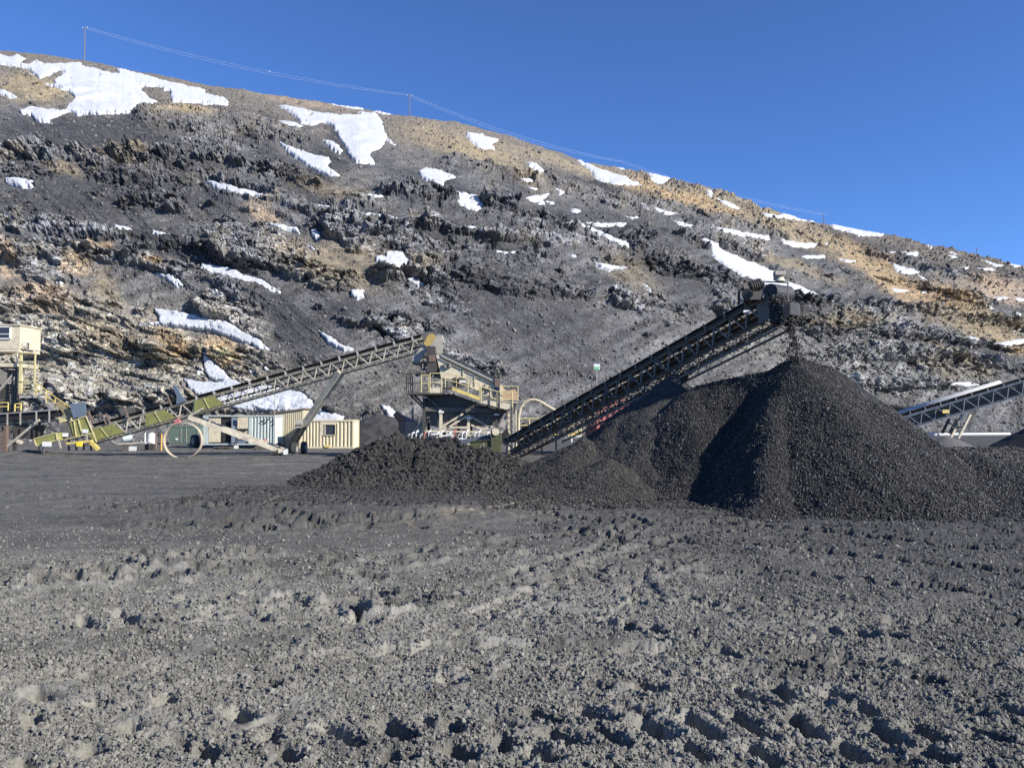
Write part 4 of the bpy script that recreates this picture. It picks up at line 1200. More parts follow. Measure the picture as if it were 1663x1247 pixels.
# ================================================================== left transfer conveyor
LT = at(140, 721, 57.0); LH = at(690, 566.5, 55.0)
conv1 = thing('conveyor', 'long cream truss conveyor rising from the left feed hopper to the screening plant', 'conveyor', (LT.x, LT.y, 0))
pt1, dep1, L1, d1, s1, u1 = conveyor(conv1, LT, LH, 1.1, 1.0, .78, 25, M_ctruss, belt_up=.30, chord=.10, brace=.062, idle=1.35)
def S1(px): # distance along the conveyor of a pixel column
    lo, hi = 0.0, L1
    for _ in range(40):
        m = (lo + hi) / 2; p = pt1(m, 0, 0); x = p.x / p.y * F + 831.5
        if x < px: lo = m
        else: hi = m
    return lo
for (xa, xb, xc, xd) in [(150, 190, 205, 152), (243, 272, 288, 238), (322, 352, 366, 316)]:
    g = MB().plate([pt1(S1(xd), .06, -.09), pt1(S1(xc), .06, -.09), pt1(S1(xb), .9, -.09), pt1(S1(xa), .9, -.09)], (0, .03, 0))
    go = g.build('guard_panel', M_mesh, conv1)
    MB().beam(pt1(S1((xa + xb) / 2), .9, -.12), pt1(S1((xd + xc) / 2), .06, -.12), .05, .03, s1).build('brace', M_pyel, go)
# blue funnel plate, grey plates beside the belt
s = S1(302)
MB().plate([pt1(s - .38, 1.0, -.2), pt1(s + .42, 1.02, -.2), pt1(s + .12, 1.55, -.2), pt1(s - .06, 2.3, -.2), pt1(s - .36, 2.32, -.2), pt1(s - .2, 1.55, -.2)], (0, .16, 0)).build('deflector', M_blue, conv1)['label'] = 'blue grey funnel shaped steel plate'
s = S1(201)
MB().plate([pt1(s - .5, 1.25, 1.25), pt1(s + .5, 1.25, 1.25), pt1(s + .6, 1.9, 1.25), pt1(s - .7, 2.1, 1.25)], (0, .06, 0)).build('side_plate', M_dark2, conv1)
for px_ in (181, 187, 217, 286):
    s = S1(px_); MB().beam(pt1(s, .95, -.16), pt1(s - .12, 1.75, -.16), .10, .08).build('bracket', M_rust, conv1)
b_ = MB(); c_ = pt1(S1(289), -.25, -.12); b_.tube(c_ + Vector((0, -.12, 0)), c_ + Vector((0, .14, 0)), .21, 12); b_.tube(c_ + Vector((0, 0, .1)), c_ + Vector((0, 0, .4)), .02, 6)
b_.build('reel', M_red, conv1)['label'] = 'round red reel hanging under the truss'
# head pulley, yellow guard, dust hood
hd = pt1(L1, .9, 0)
MB().tube(hd + Vector((.25, .1, 0)), hd + Vector((.25, 1.1, 0)), .34, 16).build('head_pulley', M_dark2, conv1)
g = MB(); c = at(697.5, 552, 54.6)
pl = []
for k in range(16):
    a = 2 * math.pi * k / 16; ex = .40 * math.cos(a) + (.22 if math.sin(a) > 0 else -.22) * .55; ez = .62 * math.sin(a)
    x_ = .34 * math.cos(a); z_ = .26 * math.sin(a) + (.22 if math.sin(a) > 0 else -.22)
    pl.append(c + Vector((x_ * .7 + z_ * .55, 0, z_ * .85 - x_ * .35)))
g.plate(pl, (0, .18, 0)).build('pulley_guard', paint('ochre_paint', (.42, .30, .08), (.2, .16, .1), .5, .6), conv1)
g = MB()
hp = [at(703, 546, 55.2), at(717, 543.5, 55.2), at(719.5, 556, 55.2), at(716, 572, 55.2), at(709, 574, 55.2), at(703, 560, 55.2)]
g.plate(hp, (0, .04, 0)); g.plate([p + Vector((0, 1.0, 0)) for p in hp], (0, .04, 0))
g.plate([hp[1], hp[2], hp[2] + Vector((0, 1.0, 0)), hp[1] + Vector((0, 1.0, 0))], (.03, 0, 0))
g.build('dust_hood', M_steel, conv1)
MB().beam(at(691, 563, 54.8), at(673, 588, 54.8), .5, .10, (0, 1, 0)).build('scraper_chute', M_steel, conv1)
# undercarriage: two leaning legs, the long drag strut, axle and wheels
for w in (0, 1.1):
    dy = Vector((0, w, 0))
    MB().beam(at(551, 604, 55.4) + dy, at(491, 691, 57.4) + dy, .34, .22, (0, 1, 0)).build('leg', M_ctruss, conv1)
    lo = MB(); lo.beam(at(494, 687, 57.3) + dy, at(470, 727, 58.4) + dy, .20, .16, (0, 1, 0)); lo.beam(at(488, 690, 57.3) + dy, at(464, 728, 58.4) + dy, .09, .09, (0, 1, 0))
    lo.build('leg_extension', M_dark2, conv1)
    MB().beam(at(306, 677, 56.3) + dy, at(462, 735, 58.2) + dy, .30, .24, (0, 1, 0)).build('drag_strut', M_ctruss, conv1)
    MB().beam(at(306, 677, 56.3) + dy, at(330, 663, 56.2) + dy, .12, .12).build('gusset', M_ctruss, conv1)
    wh = MB(); c = at(479, 729, 58.2) + dy * 2.3; wh.tube(c + Vector((-.16, 0, 0)), c + Vector((.16, 0, 0)), .48, 20)
    wo = wh.build('wheel', M_tyre, conv1)
    MB().tube(c + Vector((-.17, 0, 0)), c + Vector((.17, 0, 0)), .22, 14).build('rim', M_steel, wo)
wh = MB(); c = at(452, 733, 58.3); wh.tube(c + Vector((-.3, 0, 0)), c + Vector((.1, 0, 0)), .40, 18); wh.build('wheel', M_tyre, conv1)
MB().beam(at(446, 733, 58.3), at(482, 731, 58.3), .3, .3).build('axle', M_dark, conv1)
MB().plate([at(460, 731, 57.8), at(466, 728.5, 57.8), at(468, 732, 57.8), at(466, 738, 57.8), at(460, 738, 57.8)], (0, .05, 0)).build('hub_plate', M_white, conv1)
mo = MB(); mo.tube(at(481, 688, 57.2), at(491, 687, 57.2), .22, 12); mo.box(at(485, 693, 57.3), (.5, .4, .16)); mo.build('winch', M_steel, conv1)

# ================================================================== feed hopper at the tail of that conveyor
fh = thing('feed_hopper', 'grey and green mesh feed hopper with yellow base beams below the stairs', 'hopper', (at(125, 728, 57).x, 57, 0))
MB().plate([at(96, 695, 56.4), at(111, 686, 56.4), at(119, 712, 56.4), at(104, 714, 56.4)], (0, 1.6, 0)).build('hopper_body', M_dark2, fh)
MB().plate([at(113, 685, 56.35), at(139.5, 676, 56.35), at(151, 702, 56.35), at(120, 711, 56.35)], (0, .05, 0)).build('guard_panel', M_mesh, fh)
fr_ = MB()
for a, b in (((113, 685), (139.5, 676)), ((139.5, 676), (151, 703)), ((104, 714), (151, 703)), ((127, 680.5), (134, 707)), ((120, 683), (124, 711))):
    fr_.beam(at(*a, 56.3), at(*b, 56.3), .06)
fr_.build('guard_frame', M_pyel, fh)
MB().plate([at(113, 656, 57.5), at(138, 653, 57.5), at(139, 675, 57.5), at(119, 679, 57.5)], (0, .08, 0)).build('back_plate', M_blue, fh)
MB().plate([at(141, 667, 57.6), at(144, 667, 57.6), at(156, 697, 57.6), at(153, 698, 57.6)], (0, .1, 0)).build('side_post', M_rust, fh)
MB().beam(at(109, 720, 56.2), at(149, 716, 56.2), .25, .14).build('base_beam', M_yel, fh)
MB().beam(at(146, 716, 56.2), at(160, 730, 56.6), .26, .2, (0, 1, 0)).build('base_beam', M_yel, fh)
MB().beam(at(150, 700, 56.3), at(157, 718, 56.3), .07).build('post', M_pyel, fh)
MB().box(at(129, 721, 56.0), (.34, .2, .34)).build('junction_box', paint('bright_yellow', (.85, .62, .04), (.5, .4, .1), .3, .5), fh)
for a in ((106, 706), (138.6, 700)):
    MB().box(at(*a, 56.22), (.42, .02, .26)).build('notice_plate', M_white, fh)
for k in range(4):
    MB().beam(at(112 + 12 * k, 712, 56.6), at(112 + 12 * k, 732, 56.6), .12).build('leg', M_dark2, fh)

gb = thing('belt_guard', 'tilted pale green mesh guard box lying low left of the feed hopper', 'guard', (at(74, 725, 56).x, 56, 0))
MB().plate([at(55, 712.5, 55.6), at(91, 703, 55.6), at(93, 715, 55.6), at(59, 724, 55.6)], (0, .8, 0)).build('mesh_panel', M_mesh, gb)
f_ = MB()
for a, b in (((55, 712.5), (91, 703)), ((91, 703), (93, 715)), ((93, 715), (59, 724)), ((59, 724), (55, 712.5))): f_.beam(at(*a, 55.57), at(*b, 55.57), .06)
f_.build('frame', M_pyel, gb)
MB().box(at(76, 721, 55.4), (.6, .1, .34)).build('notice_plate', M_white, gb)
MB().beam(at(92, 704, 55.8), at(99, 728, 55.8), .09).build('leg', M_steel, gb); MB().beam(at(70, 722, 55.9), at(70, 736, 55.9), .1).build('leg', M_steel, gb)

# ================================================================== low feed conveyor coming in from the left
fc = thing('conveyor', 'low dark feed conveyor entering from the left edge below the yellow stairs', 'conveyor', (at(30, 735, 59).x, 59, 0))
A = at(-120, 697, 60.5); B = at(97, 681, 58.2)
conveyor(fc, A, B, 1.2, .42, .42, 8, M_ctruss, belt_up=.34, chord=.13, brace=.06, idle=1.3)
MB().plate([at(-120, 683, 60), at(94, 666, 57.9), at(97, 677, 57.9), at(-120, 693, 60)], (0, .05, 0)).build('skirt_board', M_black, fc)
MB().beam(at(-120, 681, 60), at(94, 665, 57.8), .10).build('top_rail', M_steel, fc)
for x_ in (12, 33, 59, 80):
    MB().beam(at(x_, 681 - .075 * x_ - 8, 57.75), at(x_, 692 - .075 * x_, 57.75), .09, .05).build('post', M_steel, fc)
MB().plate([at(94, 677, 57.8), at(104, 679, 57.8), at(109, 684, 57.8), at(97, 687, 57.8)], (0, .9, 0)).build('end_guard', M_pyel, fc)
MB().beam(at(64, 682, 58), at(12, 725, 58.4), .16).build('brace_leg', M_ctruss, fc)
MB().beam(at(69, 690, 58.2), at(90, 700, 58.2), .09).build('brace_leg', M_dark, fc)
MB().beam(at(8, 692, 58.2), at(8, 738, 58.4), .38, .3).build('leg', M_rust, fc)
MB().beam(at(64, 684, 59), at(64, 734, 59), .14).build('leg', M_dark, fc)
MB().plate([at(18, 692, 58.9), at(60, 690, 58.9), at(52, 712, 58.9), at(24, 712, 58.9)], (0, 1.2, 0)).build('return_guard', M_dark, fc)

# ================================================================== control cabin tower on the left edge
tw = thing('control_tower', 'cream control cabin on a steel tower with yellow stairs, cut off by the left edge', 'control tower', (at(0, 737, 60).x, 60, 0))
cb = MB(); c0 = at(31.8, 566, 59.0); c1 = at(31.8, 528.8, 59.0); W = 4.2
cab = MB().box(((c0.x - W / 2), 59.0 + 1.3, (c0.z + c1.z) / 2), (W, 2.6, c1.z - c0.z)).build('cabin', M_cream, tw)
MB().box(((c0.x - W / 2), 59.0 + 1.3, c1.z + .05), (W + .16, 2.8, .09)).build('roof', M_cream, tw)
wa = at(-16, 532, 58.96); wb = at(15, 549, 58.96)
wc = (wa + wb) / 2
wo = MB()
for (cx_, cz_, w_2, h_2) in ((wc.x, wa.z + .05, wb.x - wa.x + .2, .09), (wc.x, wb.z - .05, wb.x - wa.x + .2, .09), (wb.x + .06, wc.z, .09, wa.z - wb.z + .18), (wa.x - .06, wc.z, .09, wa.z - wb.z + .18), (wc.x, wb.z + .30, wb.x - wa.x, .05)):
    wo.box((cx_, 58.95, cz_), (w_2, .1, h_2))
wo = wo.build('window', M_white, cab)
MB().box((wc.x, 58.99, wc.z), (wb.x - wa.x, .05, wa.z - wb.z)).build('pane', M_glass, tw)
fl = MB(); z_ = at(0, 569, 59).z
MB().box((c0.x - W / 2, 60.3, z_), (W - .1, 2.7, .22)).build('floor_frame', M_cream, tw)
z2 = at(0, 593, 59).z
MB().box((c0.x - W / 2 - .1, 60.3, z2), (W - .1, 2.7, .26)).build('floor_frame', M_cream, tw)
f_ = MB(); xr = at(28, 593, 59).x
for (a, b) in (((28, 571), (28, 590)), ((-30, 571), (-30, 590)), ((28, 573), (2, 590)), ((2, 590), (-25, 573)), ((-40, 580), (28, 579))):
    f_.beam(at(*a, 59.0), at(*b, 59.0), .09)
f_.build('cross_bracing', M_cream, tw)
for (x_, y_) in ((28, 59.1), (28, 61.6), (-60, 59.1), (-60, 61.6)):
    MB().beam(at(x_, 595, y_), Vector((at(x_, 595, y_).x, y_, -.1)), .22).build('leg', M_dark, tw)
cr_ = MB()
cr_.box(at(0, 640, 60.4), (2.1, 1.9, 1.6)); cr_.box(at(14, 665, 60.3), (1.3, 1.6, 1.2)); cr_.box(at(-2, 606, 60.5), (2.2, 1.5, .5)); cr_.tube(at(2, 612, 59.3), at(2, 612, 60.0), .55, 18)
cr_.build('crusher', M_dark, tw)
MB().tube(at(2, 612, 59.15), at(2, 612, 59.3), .62, 20).build('flywheel', M_dark2, tw)
MB().beam(at(-4, 637, 59.1), at(22, 608, 59.1), .15).build('brace', M_steel, tw)
for (x_, y0, y1) in ((21, 600, 655), (25, 602, 640), (17, 640, 668)):
    MB().beam(at(x_, y0, 59.05), at(x_, y1, 59.05), .07).build('pipe', M_dark2, tw)
f_ = MB(); railing(f_, [at(33, 567, 59.2), at(46, 567, 59.2), at(46, 567, 60.6)], .5, .035); f_.build('railing', M_white, tw)
MB().box(at(39.5, 567.6, 59.9), (.66, 1.5, .06)).build('balcony_floor', M_steel, tw)
# upper stair flight seen from its foot
st = MB(); xa = at(33.7, 600, 58.6).x; xb = at(58, 600, 58.6).x
st.beam((xa, 58.6, at(0, 640, 58.6).z), (xa, 58.6, at(0, 572, 58.6).z), .20, .1)
st.beam((xb, 58.5, at(0, 641, 58.5).z), (xb, 58.5, at(0, 573, 58.5).z), .09, .09)
st.beam((xa, 58.5, at(0, 573, 58.5).z), (xb, 58.5, at(0, 573, 58.5).z), .05); st.beam((xa, 58.5, at(0, 587, 58.5).z), (xb, 58.5, at(0, 587, 58.5).z), .05)
st.beam((xa, 58.5, at(0, 619, 58.5).z), (xb, 58.5, at(0, 619, 58.5).z), .05)
st.beam((xa + .1, 58.5, at(0, 639, 58.5).z), (xb, 58.5, at(0, 639, 58.5).z), .16, .05)
st.build('stair_frame', M_pyel, tw)
for k in range(8):
    z_ = at(0, 634 - 5.6 * k, 58.7).z
    MB().box(((xa + xb) / 2 + .05, 58.75 + .05 * k, z_), (xb - xa - .15, .26, .06)).build('step', M_pyel, tw)
MB().beam(at(36, 634, 60.6), at(36, 590, 60.6), .06).build('handrail', M_pyel, tw)
p0 = at(31, 644, 58.4); p1 = at(61, 644, 58.4)
MB().box(((p0.x + p1.x) / 2, 59.0, p0.z), (p1.x - p0.x, 1.2, .2)).build('landing', M_steel, tw)
MB().beam(at(61, 643, 58.4), at(89, 668, 58.0), .05, .24, (0, 0, 1)).build('stringer', M_steel, tw)
MB().beam(at(61, 643, 59.4), at(116, 680, 58.9), .05, .24, (0, 0, 1)).build('stringer', M_steel, tw)
for k in range(9):
    a = at(64 + 5.6 * k, 647 + 4.1 * k, 58.9)
    MB().box(a, (.25, .9, .04)).build('step', M_steel, tw)
f_ = MB()
for off in (0, 5.5):
    f_.beam(at(59.4, 622 + off * 1.6, 58.35), at(90, 645 + off * 1.6, 58.1), .06); f_.beam(at(90, 645 + off * 1.6, 58.1), at(119, 665 + off * 1.3, 57.8), .06)
for x_, a, b in ((60, 622, 643), (75, 633, 655), (90, 644, 666), (104, 655, 675), (118, 664, 680)):
    f_.beam(at(x_, a, 58.1), at(x_ - .5, b, 58.1), .05)
f_.build('handrail', M_yel, tw)
MB().plate([at(88, 655, 58.0), at(97, 651, 58.0), at(120, 673, 57.8), at(112, 681, 57.8)], (0, .05, 0)).build('stair_guard', paint('dirty_ochre', (.32, .24, .12), (.14, .12, .10), .7, .7), tw)
f_ = MB(); railing(f_, [at(-20, 668, 58.6), at(13, 667, 58.6)], .62, .04); f_.build('railing', M_yel, tw)
f_ = MB(); railing(f_, [at(24, 668, 58.7), at(34, 667, 58.7)], .55, .05); f_.build('railing', M_yel, tw)
MB().beam(at(-30, 650, 59.3), at(100, 650, 59.8), .1).build('cable_tray', M_dark2, tw)
MB().tube(at(25.5, 529, 59.5), at(25.2, 472, 59.5), .035, 6).build('mast', M_dark2, tw)
w_ = MB(); w_.tube(at(25.2, 489, 59.5), at(-30, 525, 60), .018, 5); w_.tube(at(25.2, 489, 59.5), at(88, 552, 62), .014, 5); w_.build('guy_wire', M_dark2, tw)

# ================================================================== containers and sheds
def container(name, label, cat, x0, x1, yt, yb, Y, depth, mat, pitch=.30):
    a = at(x0, yb, Y); b = at(x1, yb, Y); zt = at(x0, yt, Y).z; z0 = max(0, min(a.z, b.z))
    root = thing(name, label, cat, ((a.x + b.x) / 2, Y + depth / 2, 0))
    fr = MB(); xa, xb = a.x, b.x
    for x_ in (xa, xb):
        for y_ in (Y, Y + depth): fr.box((x_, y_, (z0 + zt) / 2), (.14, .14, zt - z0 + .02))
    for z_ in (z0 + .07, zt - .05):
        for y_ in (Y, Y + depth): fr.box(((xa + xb) / 2, y_, z_), (xb - xa - .15, .11, .13))
        for x_ in (xa, xb): fr.box((x_, Y + depth / 2, z_), (.11, depth - .15, .13))
    fr.build('frame', mat, root)
    rf = MB(); rf.box(((xa + xb) / 2, Y + depth / 2, zt - .03), (xb - xa - .1, depth - .1, .05)); rf.build('roof', mat, root)
    sd_ = MB(); corr_wall(sd_, (xb, Y + .07), (xb, Y + depth - .07), z0 + .14, zt - .11, pitch); sd_.build('side_wall', mat, root)
    sd_ = MB(); corr_wall(sd_, (xa, Y + depth - .07), (xa, Y + .07), z0 + .14, zt - .11, pitch); sd_.build('side_wall', mat, root)
    sd_ = MB(); corr_wall(sd_, (xb - .07, Y + depth), (xa + .07, Y + depth), z0 + .14, zt - .11, pitch); sd_.build('side_wall', mat, root)
    return root, xa, xb, z0, zt

# tan container with one window
r, xa, xb, z0, zt = container('container', 'tan corrugated steel container with one dark square window, right of the leaning conveyor leg', 'container', 487, 573, 682, 728, 70.4, 2.5, M_tan)
wx0 = at(528.5, 690, 70.4).x; wx1 = at(544.5, 690, 70.4).x; wz1 = at(536, 689.5, 70.4).z; wz0 = at(536, 706, 70.4).z
for (p, q, za, zb) in ((xa + .07, wx0 - .5, z0 + .14, zt - .11), (wx1 + .15, xb - .07, z0 + .14, zt - .11), (wx0 - .5, wx1 + .15, z0 + .14, wz0 - .06)):
    m_ = MB(); corr_wall(m_, (p, 70.38), (q, 70.38), za, zb, .31, .09); m_.build('wall', M_tan, r)
m_ = MB(); m_.box(((wx0 - .5 + wx1 + .15) / 2, 70.42, (wz1 + .06 + zt - .11) / 2), (wx1 - wx0 + .65, .06, zt - .11 - wz1 - .06)); m_.box((wx0 - .28, 70.42, (wz0 + wz1) / 2), (.44, .06, wz1 - wz0 + .12))
m_.build('wall_panel', M_cream, r)
m_ = MB()
for (cx_, cz_, w2, h2) in (((wx0 + wx1) / 2, wz1 + .03, wx1 - wx0 + .1, .06), ((wx0 + wx1) / 2, wz0 - .03, wx1 - wx0 + .1, .06), (wx0 - .03, (wz0 + wz1) / 2, .06, wz1 - wz0), (wx1 + .03, (wz0 + wz1) / 2, .06, wz1 - wz0)):
    m_.box((cx_, 70.37, cz_), (w2, .1, h2))
wn_ = m_.build('window', M_tan, r)
MB().box(((wx0 + wx1) / 2, 70.46, (wz0 + wz1) / 2), (wx1 - wx0, .03, wz1 - wz0)).build('pane', M_glass, wn_)
MB().box((at(531, 724, 70.3).x, 70.3, .24), (.45, .12, .2)).build('fork_pocket', M_yel, r)

# pale blue container, front half open
r, xa, xb, z0, zt = container('container', 'pale blue grey container with a black doorway and corrugated right half, behind the drag strut', 'container', 331, 445, 674.5, 722.5, 70.6, 2.5, M_cont)
xs = lambda px: at(px, 700, 70.6).x
zz_ = lambda py: at(390, py, 70.6).z
m_ = MB(); corr_wall(m_, (xs(408), 70.58), (xb - .07, 70.58), z0 + .14, zt - .11, .29, .08); m_.build('wall', M_cont, r)
MB().box(((xs(330.5) + xs(338)) / 2, 70.6, (z0 + zt) / 2), (xs(338) - xs(330.5), .10, zt - z0 - .3)).build('corner_panel', M_cont, r)
MB().box(((xs(339.5) + xs(358)) / 2, 70.64, (zz_(679) + zz_(718)) / 2), (xs(358) - xs(339.5), .05, zz_(679) - zz_(718))).build('door_leaf', M_cream, r)
MB().box(((xs(358.5) + xs(375)) / 2, 70.75, (zz_(680) + zz_(718)) / 2), (xs(375) - xs(358.5), .05, zz_(680) - zz_(718))).build('doorway', M_black, r)  # black sheet painted for the unlit inside of the opening
MB().box(((xs(377) + xs(385)) / 2, 70.45, (zz_(678) + zz_(719)) / 2), (xs(385) - xs(377), .06, zz_(678) - zz_(719)), .35).build('open_door', M_blue, r)
MB().box(((xs(385.5) + xs(404)) / 2, 70.62, (zz_(676.5) + zz_(696)) / 2), (xs(404) - xs(385.5), .06, zz_(676.5) - zz_(696))).build('upper_panel', M_cream, r)
MB().box(((xs(386) + xs(403)) / 2, 70.5, zz_(697)), (xs(403) - xs(386), .3, .06)).build('shelf', M_dark, r)
MB().box(((xs(386) + xs(402)) / 2, 70.66, (zz_(699) + zz_(713)) / 2), (xs(402) - xs(386), .06, zz_(699) - zz_(713))).build('lower_panel', M_shed, r)
MB().box(((xs(385) + xs(408)) / 2, 70.74, (zz_(700) + zz_(720)) / 2), (xs(408) - xs(385), .05, 1.1)).build('inner_wall', M_blue, r)
MB().box(((xs(404) + xs(408)) / 2, 70.6, (z0 + zt) / 2), (xs(408) - xs(404), .1, zt - z0 - .3)).build('post', M_cont, r)
random.seed(5)
for (a, b) in ((423, 684), (427, 682), (430, 686), (434, 681), (441, 683), (442, 689), (426, 687)):
    MB().plate([at(a, b, 70.49), at(a + 4, b - 2, 70.49), at(a + 3.2, b + .6, 70.49), at(a + .8, b + 2, 70.49)], (0, .015, 0)).build('sticker', M_black, r)

# tan shed with a sloping roof
a = at(445.5, 722, 73.5); b = at(492, 722, 73.5)
r = thing('shed', 'plain tan shed with sloping brown roof between the pale blue and the tan container', 'shed', ((a.x + b.x) / 2, 75, 0))
zl = at(446, 671, 73.5).z; zr = at(492, 665, 73.5).z
MB().plate([(a.x, 73.5, 0), (b.x, 73.5, 0), (b.x, 73.5, zr), (a.x, 73.5, zl)], (0, 3, 0)).build('wall', M_shed, r)
n_ = 14
for k in range(n_):
    x_ = a.x + (b.x - a.x) * (k + .5) / n_; MB().box((x_, 73.48, (zl + (zr - zl) * (k + .5) / n_) / 2), (.03, .04, (zl + (zr - zl) * (k + .5) / n_) - .02)).build('batten', M_shed, r)
MB().plate([(a.x - .1, 73.3, zl), (b.x + .15, 73.3, zr + .02), (b.x + .15, 73.3, zr + .14), (a.x - .1, 73.3, zl + .12)], (0, 3.4, 0)).build('roof', M_rust, r)
a2 = at(419, 672, 73.0); b2 = at(444.6, 671, 73.0)
MB().plate([(a2.x, 73.0, a2.z - .22), (b2.x, 73.0, b2.z - .2), (b2.x, 73.0, b2.z), (a2.x, 73.0, a2.z)], (0, 2.8, 0)).build('lean_to_roof', M_dark, r)
f_ = MB(); f_.beam((a2.x + .1, 73.2, 0), (a2.x + .1, 73.2, a2.z - .2), .1); f_.beam((a2.x + .1, 75.6, 0), (a2.x + .1, 75.6, a2.z - .2), .1); f_.build('post', M_wood, r)

# green container far behind the hoop
r, xa, xb, z0, zt = container('container', 'dark green container with double doors seen through the steel hoop', 'container', 276, 320.5, 692, 721.5, 80, 5.5, M_green)
xm = (xa + xb) / 2
for (p, q) in ((xa + .09, xm - .02), (xm + .02, xb - .09)):
    d_ = MB().box(((p + q) / 2, 80.0, (z0 + zt) / 2), (q - p, .07, zt - z0 - .3)).build('door', M_green, r)
    MB().box((q - .25 if p < xm - 1 else p + .25, 79.93, (z0 + zt) / 2), (.05, .05, zt - z0 - .4)).build('handle', M_steel, d_)
MB().box((at(287, 713, 79.9).x, 79.9, at(287, 713, 79.9).z), (.25, .02, .2)).build('notice_plate', M_white, r)

# ================================================================== steel hoop
hp_c = at(296, 713.5, 55.2)
vs, fs = [], []
NR = 64; R0, R1, D = 1.38, 1.335, .32
for i in range(NR):
    a = 2 * math.pi * i / NR
    for rr, yy in ((R0, 0), (R0, D), (R1, D), (R1, 0)):
        vs.append(hp_c + Vector((rr * math.cos(a), yy, rr * math.sin(a) * .94 - .08)))
for i in range(NR):
    for j in range(4):
        fs.append((i * 4 + j, i * 4 + (j + 1) % 4, ((i + 1) % NR) * 4 + (j + 1) % 4, ((i + 1) % NR) * 4 + j))
hoop = MB()._add(vs, fs).build('steel_hoop', paint('rusty_hoop', (.50, .43, .32), (.22, .17, .13), .5, .7), None, base=(hp_c.x, hp_c.y, 0))
setp(hoop, 'big thin steel hoop standing upright on the yard below the cream conveyor', 'hoop')
# ================================================================== screening plant
sp = thing('screening_plant', 'cream vibrating screen on a tall steel stand with yellow railed walkways, in the middle', 'screening plant', (at(750, 715, 55).x, 55, 0))
Yf = 54.0
side_pts = [(708.5, 576), (716, 577), (804, 621), (806, 634), (800, 645), (776, 634), (741, 618), (716, 613), (711, 588)]
for k, (yy) in enumerate((Yf, Yf + 2.1)):
    MB().plate([at(a, b, yy) if k == 0 else at(a, b, Yf) + Vector((0, 2.1, 0)) for a, b in side_pts], (0, .07, 0)).build('side_panel', M_cream, sp)
def dz(p, y): return p + Vector((0, y, 0))
# ribs, edge angles and bolts make the side panel a fabricated plate
for (a, b, w_) in (((741, 617.5), (800, 644), .09),):
    MB().beam(at(*a, Yf - .04), at(*b, Yf - .04), .06, w_, (0, 0, 1)).build('stiffener', M_cream, sp)
for (x_, t_, b_) in ((752, 598, 622), (771, 607, 630)):
    MB().beam(at(x_, t_, Yf - .05), at(x_, b_, Yf - .05), .06, .05).build('stiffener', M_cream, sp)
MB().plate([at(718, 573.5, Yf - .10), at(805, 615.5, Yf - .10), at(804, 621.5, Yf - .10), at(717, 579, Yf - .10)], (0, 2.3, 0)).build('screen_cover', M_steel, sp)
MB().beam(at(719, 572.5, Yf - .13), at(806, 614.5, Yf - .13), .08).build('cover_edge', M_dark, sp)
MB().beam(at(716, 579.5, Yf - .14), at(804, 622, Yf - .14), .05, .08).build('seam', M_dark, sp)
MB().plate([at(a, b, Yf + .12) for a, b in ((712, 588), (741, 619), (800, 645), (802, 626), (718, 584))], (0, 1.85, 0)).build('screen_deck', M_dark, sp)
for x_, y_ in ((722, 594), (730, 593), (787, 628), (795, 631)):        # rubber spring mounts
    MB().tube(at(x_, y_ + 3.2, Yf - .14), at(x_, y_ - 4, Yf - .14), .16, 10, .05).build('spring', M_dark2, sp)
# feed box
MB().plate([at(a, b, Yf + .05) for a, b in ((691, 576), (707.5, 576), (711, 604), (696, 604))], (0, 2.0, 0)).build('feed_box', M_dark, sp)
MB().plate([at(a, b, Yf - .02) for a, b in ((696, 577), (707, 577), (708, 587), (696.5, 587.5))], (0, .06, 0)).build('feed_plate', M_rust, sp)
MB().plate([at(a, b, Yf + .2) for a, b in ((693, 562), (706, 562), (707, 576), (691, 576))], (0, 1.4, 0)).build('spout', M_dark, sp)
# discharge end
MB().plate([at(a, b, Yf - .2) for a, b in ((815, 626), (822, 634.5), (836, 632), (841, 638), (840, 650), (815, 651))], (0, 2.5, 0)).build('discharge_box', paint('faded_orange', (.48, .32, .20), (.26, .2, .15), .6, .6), sp)
MB().plate([at(a, b, Yf - .2) for a, b in ((803.5, 614.5), (811, 614.5), (811, 628), (804, 628))], (0, .35, 0)).build('end_post', M_rust, sp)
MB().box(at(814, 640, Yf - .25), (.16, .2, 1.3)).build('end_post', M_cream, sp)
MB().plate([at(a, b, Yf - .1) for a, b in ((803, 628), (815, 630), (815, 640), (803, 638))], (0, 1.4, 0)).build('motor_cover', M_blue, sp)
# drive
dr = MB(); dr.tube(at(739, 620, Yf - .55), at(739, 620, Yf - .1), .30, 16); dr.box(at(748, 624, Yf - .45), (.55, .45, .4)); dr.tube(at(744, 616, Yf - .5), at(754, 619, Yf - .5), .17, 12); dr.build('drive', M_dark, sp)
MB().box(at(751, 619.5, Yf - .75), (.42, .1, .16)).build('drive_guard', M_white, sp)
MB().plate([at(758, 610, Yf - .3), at(768, 614, Yf - .3), at(764, 627, Yf - .3), at(755, 623, Yf - .3)], (0, .2, 0)).build('belt_guard', M_steel, sp)
